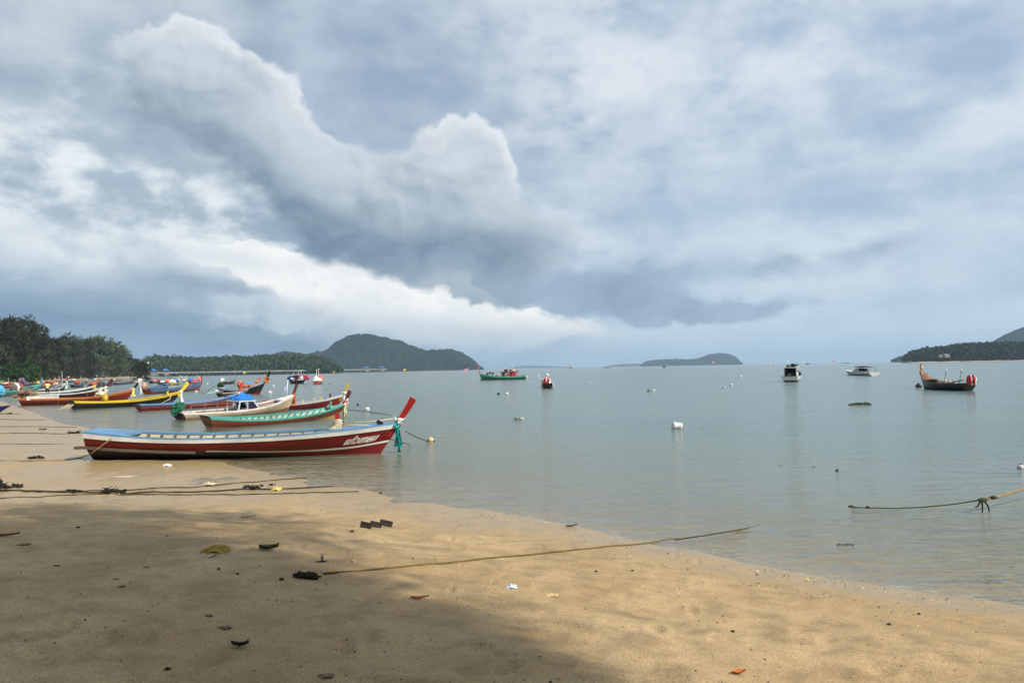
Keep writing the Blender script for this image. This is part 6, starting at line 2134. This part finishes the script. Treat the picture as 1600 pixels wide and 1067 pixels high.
# ------------------------------------------------------------------ things lying on the sand
def leaf(px, py, L, W_, c, lb, rz=0.0, curl=0.25, rib=True):
    g = ground(px, py)
    root = tag(empty('fallen_leaf', g + Vector((0, 0, 0.012)), rz), lb, 'leaf', 'fallen sea almond leaves on the sand')
    rows = []
    for i in range(11):
        u = i / 10
        w = W_ * 0.5 * math.sin(math.pi * min(1, u * 1.02) ** 0.8) + 0.002
        x = (u - 0.5) * L
        z = curl * L * (u - 0.45) ** 2
        rows.append([(x, -w, z + curl * W_ * 0.9), (x, -w * 0.5, z + curl * W_ * 0.25 + 0.003 * math.sin(i * 2)), (x, 0, z), (x, w * 0.5, z + curl * W_ * 0.2), (x, w, z + curl * W_ * 0.7 + 0.004 * math.sin(i * 3))])
    MB().grid(rows).grid([[(p[0], p[1], p[2] - 0.0015) for p in r2] for r2 in rows], flip=True).build('blade', paint('dry_leaf', c, 0.6, 0.6, (90, 50, 24), 30.0), root)
    if rib:
        MB().tube([(-0.5 * L - 0.02, 0, 0.05 * L * curl), (-0.3 * L, 0, 0.004), (0, 0, 0.004), (0.45 * L, 0, curl * L * 0.2)], [0.0022, 0.002, 0.0016, 0.0008], 5).build('midrib', paint('leaf_rib', (190, 130, 70), 0.6, 0.2), root)


leaf(1155, 1053, 0.105, 0.055, (190, 96, 24), 'orange brown leaf near the bottom edge, right of centre', 0.25)
leaf(656, 935.5, 0.16, 0.050, (120, 44, 26), 'dark red leaf on the edge of the tree shade', 0.08)
leaf(10, 838, 0.32, 0.085, (130, 48, 30), 'long red leaf at the left edge in the shade', 0.1)
leaf(375, 1011, 0.13, 0.045, (38, 34, 26), 'curled blackish leaf in the deep shade at the bottom', -0.1, 0.6)
leaf(388, 808, 0.24, 0.060, (90, 62, 34), 'flat brown strip of leaf beyond the dappled shade', 0.35, 0.1)
leaf(420, 859, 0.22, 0.15, (62, 66, 30), 'broad olive leaf right of the yellow rag', 0.1, 0.35)
leaf(893, 823, 0.20, 0.07, (74, 66, 52), 'grey leaf at the water edge left of the long rope', 0.4, 0.3)

# yellowish rag with a torn paper beside it
def rag_(px, py, w, d_, h, c, lb, name, cat, seed, c2=None):
    g = ground(px, py)
    rows = []
    for i in range(15):
        row = []
        for j in range(11):
            u, v = i / 14 * 2 - 1, j / 10 * 2 - 1
            e = max(0.0, 1 - (u * u + v * v) * 0.72)
            n_ = mnoise.noise(Vector((u * 2.2, v * 2.2, seed))) + 0.6 * mnoise.noise(Vector((u * 5, v * 5, seed + 3)))
            edge = 1 + 0.35 * mnoise.noise(Vector((u * 3, v * 3, seed + 9)))
            row.append((u * w / 2 * edge, v * d_ / 2 * edge, h * e * (0.5 + 0.7 * n_) + 0.006))
        rows.append(row)
    o = MB().grid(rows, flip=False).build(name, paint(name + '_cloth', c, 0.9, 0.6, c2, 16.0))
    o.location = g
    tag(o, lb, cat)
    return o


rag_(337, 861, 0.30, 0.22, 0.085, (150, 126, 44), 'crumpled mustard yellow rag in the dappled shade', 'yellow_rag', 'rag', 2, (90, 80, 30))
rag_(314, 871, 0.22, 0.30, 0.03, (170, 148, 112), 'torn pale paper beside the yellow rag', 'torn_paper', 'paper', 5)
rag_(800, 917.5, 0.10, 0.11, 0.045, (206, 210, 226), 'crumpled white and blue wrapper in the sun', 'wrapper', 'wrapper', 8, (70, 90, 170))
rag_(862, 930, 0.12, 0.10, 0.015, (206, 178, 128), 'pale scrap of leaf in the sun right of the wrapper', 'leaf_scrap', 'leaf', 9)
rag_(432, 765.5, 0.20, 0.18, 0.10, (206, 182, 110), 'yellow sponge like lump among the mooring lines', 'yellow_lump', 'sponge', 11)
rag_(327, 757, 0.26, 0.16, 0.09, (200, 184, 156), 'pale shell lump above the mooring lines', 'pale_lump', 'shell', 12)
rag_(195, 745, 0.5, 0.25, 0.02, (196, 180, 156), 'flattened pale plastic scrap on the wet sand left', 'plastic_scrap', 'plastic', 13)
rag_(262, 728, 0.22, 0.2, 0.10, (226, 218, 204), 'white scrap with a dark top under the red boat', 'white_scrap', 'scrap', 14)

# brown bark at the end of the long rope
g = ground(478, 903)
root = tag(empty('bark_piece', g + Vector((0, 0, 0.01)), -0.28), 'dark broken piece of bark at the end of the long rope', 'bark')
mb = MB()
for k in range(9):
    mb.ball((-0.10 + 0.025 * k, 0.012 * math.sin(k * 2.2), 0.012 + 0.01 * (k % 2)), (0.035, 0.032, 0.022 + 0.006 * (k % 3)), 8, 0.8, k)
mb.build('bark', paint('bark_brown', (48, 34, 24), 0.9, 0.6, (110, 84, 60), 20.0), root)
for k in range(4):
    MB().tube([(0.07 + 0.012 * k, -0.02 + 0.012 * k, 0.015), (0.13 + 0.01 * k, -0.025 + 0.016 * k, 0.008)], 0.006, 5).build('splinter', paint('bark_black', (24, 20, 18), 0.9, 0.3), root)

# little black twig standing up, its cast shadow laid as a dark bar
g = ground(503, 878)
root = tag(empty('standing_twig', g, 0.2), 'small black forked twig standing in the sand above the bark', 'twig')
MB().tube([(0.02, 0, -0.01), (0.0, 0, 0.03), (0.015, 0, 0.055), (0.0, 0.0, 0.085)], [0.008, 0.009, 0.006, 0.004], 6).tube([(0.0, 0, 0.03), (-0.012, 0, 0.07)], [0.007, 0.004], 5).build('stem', paint('bark_black', (24, 20, 18), 0.9, 0.3), root)
MB().tube([(-0.07, 0, 0.006), (0.0, 0, 0.008), (0.05, 0.01, 0.008)], [0.004, 0.008, 0.006], 6).build('cast_shadow', paint('bark_black', (24, 20, 18), 0.9, 0.3), root)

# three broken roof sheets stuck in the sand
for k, (px, py, L, w, lb) in enumerate(((572, 824.5, 0.28, 0.03, 'leftmost and thinnest of three dark broken slats in the sand'), (587, 823.5, 0.30, 0.045, 'middle of three dark broken slats in the sand'),
                                        (603, 821.5, 0.32, 0.045, 'right one of three dark broken slats in the sand'))):
    g = ground(px, py)
    rows = []
    for i in range(5):
        u = i / 4 - 0.5
        rows.append([(u * L, -w / 2, 0.0), (u * L, -w / 4, 0.018), (u * L, 0.0, 0.03), (u * L, w / 2, 0.075), (u * L, w / 2, 0.060), (u * L, 0, 0.012), (u * L, -w / 2, -0.012)])
    o = MB().grid(rows, closed=True, smooth=False).build('broken_slat', paint('old_fibre_sheet', (88, 80, 72), 0.9, 0.5, (120, 112, 104), 10.0))
    o.location = g + Vector((0, 0, 0.008))
    o.rotation_euler = (0.10, 0.0, -0.80)
    tag(o, lb, 'slat', 'three broken slats in the sand')

# weed tangles on the lines
for k, (px, py, s_, lb) in enumerate(((8, 762, 0.38, 'black tangle of weed and rope at the left edge'), (118, 769, 0.16, 'small weed knot on the thick mooring line, left one'), (176, 769, 0.24, 'larger weed knot on the thick mooring line, right one'),
                                      (57, 716, 0.24, 'dark weed lump beside the tan mooring rope'), (118, 677, 0.30, 'weed clump on the line near the red boat stern'), (16, 647, 0.20, 'weed clump under the blue bow at the left edge'),
                                      (395, 763.5, 0.22, 'thin dark weed strip on the middle mooring line'), (67, 671, 0.16, 'brown weed lump between two mooring lines'))):
    g = ground(px, py)
    r2 = random.Random(k)
    mb = MB()
    for j in range(16):
        q = Vector((r2.gauss(0, 0.5) * s_, r2.gauss(0, 0.3) * s_, abs(r2.gauss(0.12, 0.12)) * s_))
        mb.ball(q, (s_ * r2.uniform(0.10, 0.24), s_ * 0.12, s_ * r2.uniform(0.06, 0.14)), 7, 0.9, j)
        a = r2.uniform(0, 6.28)
        mb.tube([q, q + Vector((math.cos(a), math.sin(a), r2.uniform(-0.1, 0.5))) * s_ * 0.5], 0.008, 4)
    o = mb.build('weed_tangle', paint('black_weed', (24, 24, 18), 0.85, 0.5, (70, 66, 40), 12.0))
    o.location = g
    tag(o, lb, 'seaweed', 'weed tangles on the sand')

# shells and pebbles one can pick out, then the small grit
shells = [(1261, 906.5, 0.05, (226, 206, 150), 'yellowish shell at the water edge, largest of the right shells'), (1183, 893, 0.035, (220, 206, 180), 'small pale shell left of the yellowish shell'), (1183, 898, 0.03, (120, 84, 50), 'brown pebble just below a small pale shell'),
          (1064, 865.5, 0.03, (206, 186, 156), 'pale pebble near the long rope end'), (1348, 919, 0.03, (214, 206, 190), 'pale pebble right of the yellowish shell'), (1389, 976, 0.035, (36, 32, 28), 'small black pebble at the lower right'),
          (1436, 959, 0.025, (40, 36, 30), 'tiny black pebble on the wet sand at right'), (440, 906, 0.045, (60, 40, 28), 'brown crumb of bark left of the bark piece'), (512, 913.5, 0.05, (200, 176, 130), 'pale shell just below the bark piece'),
          (464, 915, 0.03, (220, 204, 170), 'small pale shell below the left end of the bark piece'), (506, 894, 0.025, (220, 210, 190), 'tiny white shell above the right end of the bark piece'), (553, 878, 0.05, (200, 170, 130), 'pale pebble right of the standing twig'),
          (550, 831, 0.05, (30, 26, 22), 'black pebble left of the broken slats'), (595, 771, 0.06, (60, 50, 40), 'dark pebble at the water edge above the slats'), (262, 1046, 0.035, (26, 22, 20), 'black pebble near the bottom in deep shade'),
          (371, 897, 0.03, (22, 20, 18), 'small black pebble below the yellow rag'), (342, 889, 0.03, (24, 22, 20), 'tiny black pebble in the shade left of the bark'), (122, 825, 0.05, (64, 50, 40), 'brown lump in the left shade'), (645, 873, 0.02, (40, 32, 26), 'tiny dark pebble above the long rope'),
          (931, 893, 0.03, (60, 46, 36), 'dark crumb right of the wrapper, upper one'), (988, 892, 0.03, (50, 40, 32), 'dark crumb below the middle of the long rope'), (985, 869, 0.03, (226, 214, 190), 'white pebble just below the long rope'), (1145, 987, 0.03, (60, 44, 34), 'dark crumb in the sunny sand above the orange leaf'),
          (510, 1057, 0.10, (120, 92, 60), 'rough clod of sand at the bottom edge'), (351, 981, 0.09, (118, 88, 56), 'darkish clod of sand in the deep shade'), (325, 962, 0.07, (104, 76, 52), 'reddish clod of sand in the deep shade'), (180, 905, 0.06, (128, 86, 56), 'reddish clod left in the shade, upper one'),
          (190, 916, 0.06, (112, 78, 52), 'dull reddish clod left in the shade, lower one'), (88, 884, 0.07, (90, 66, 46), 'brown clod far left in the shade'), (228, 886, 0.06, (110, 82, 58), 'brown clod right of the reddish ones'), (40, 851, 0.14, (120, 90, 62), 'broad sandy clod under the long red leaf')]
for px, py, s_, c, lb in shells:
    g = ground(px, py)
    fl_ = 0.09 if 'clod' in lb else 0.30
    o = MB().ball((0, 0, s_ * fl_ * 0.6), (s_ * 0.5, s_ * 0.38, s_ * fl_), 10, 0.9, int(px)).build('shell' if 'shell' in lb else ('sand_clod' if 'clod' in lb else 'pebble'), paint('pebble_tone', c, 0.7, 0.5, None, 40.0))
    o.location = g
    tag(o, lb, 'shell' if 'shell' in lb else ('clod' if 'clod' in lb else 'pebble'))

r_ = np.random.default_rng(9)
vs, fs = {0: [], 1: [], 2: []}, {0: [], 1: [], 2: []}
ico = np.array([(0, 0, 1), (0.9, 0, 0.2), (0.28, 0.85, 0.2), (-0.72, 0.53, 0.2), (-0.72, -0.53, 0.2), (0.28, -0.85, 0.2)])
icf = [(0, 1, 2), (0, 2, 3), (0, 3, 4), (0, 4, 5), (0, 5, 1)]
N = 5200
NW = 1500
ang = r_.uniform(-R(37), R(37), N)
rad = 3.6 * (60 / 3.6) ** (r_.uniform(0, 1, N) ** 1.15)
gx_, gy_ = rad * np.sin(ang), rad * np.cos(ang)
# and a thin wrack line along the last high water
sw, sg = [], np.array([p for p in SHORE if 0 < p[1] < 45])
for i in range(NW):
    k = r_.integers(0, len(sg) - 1)
    q = sg[k] + (sg[k + 1] - sg[k]) * r_.random()
    t = (sg[k + 1] - sg[k]) / np.linalg.norm(sg[k + 1] - sg[k])
    nrm_ = np.array([t[1], -t[0]])
    if shore_dist(np.array([q[0] + nrm_[0]]), np.array([q[1] + nrm_[1]]))[0] < 0:
        nrm_ = -nrm_
    sw.append(q + nrm_ * abs(r_.normal(0.35 if i % 3 else 1.3, 0.16)))
sw = np.array(sw)
gx_, gy_ = np.concatenate([gx_, sw[:, 0]]), np.concatenate([gy_, sw[:, 1]])
rad = np.hypot(gx_, gy_)
N = len(gx_)
gz_ = height(gx_, gy_)
for i in range(N):
    if gz_[i] < 0.015:
        continue
    k = int(r_.choice([0, 0, 1, 1, 2]))
    s_ = (0.0028 + 0.0065 * r_.random() ** 2.5) * (1 + rad[i] / 16)
    a = r_.uniform(0, 6.28)
    q = ico * s_ * r_.uniform(0.6, 1.3, 3)
    q = np.stack([q[:, 0] * math.cos(a) - q[:, 1] * math.sin(a), q[:, 0] * math.sin(a) + q[:, 1] * math.cos(a), q[:, 2]], -1)
    n0 = sum(len(z) for z in vs[k])
    vs[k].append(q + np.array([gx_[i], gy_[i], gz_[i] - s_ * 0.1]))
    fs[k].extend([tuple(j + n0 for j in t) for t in icf])
for k, (c, nm, lb) in enumerate((((206, 190, 160), 'shell_grit', 'pale shell grit strewn over the sand'), ((150, 112, 70), 'sand_crumbs', 'brown crumbs of coarse sand'), ((70, 54, 40), 'dark_grit', 'dark specks of grit strewn over the sand'))):
    me = np_mesh(nm, np.concatenate(vs[k]), np.array(fs[k]), paint('grit_' + str(c[0]), c, 0.8, 0.4, None, 50.0), False)
    tag(link(nm, me), lb, 'grit', kind='stuff')
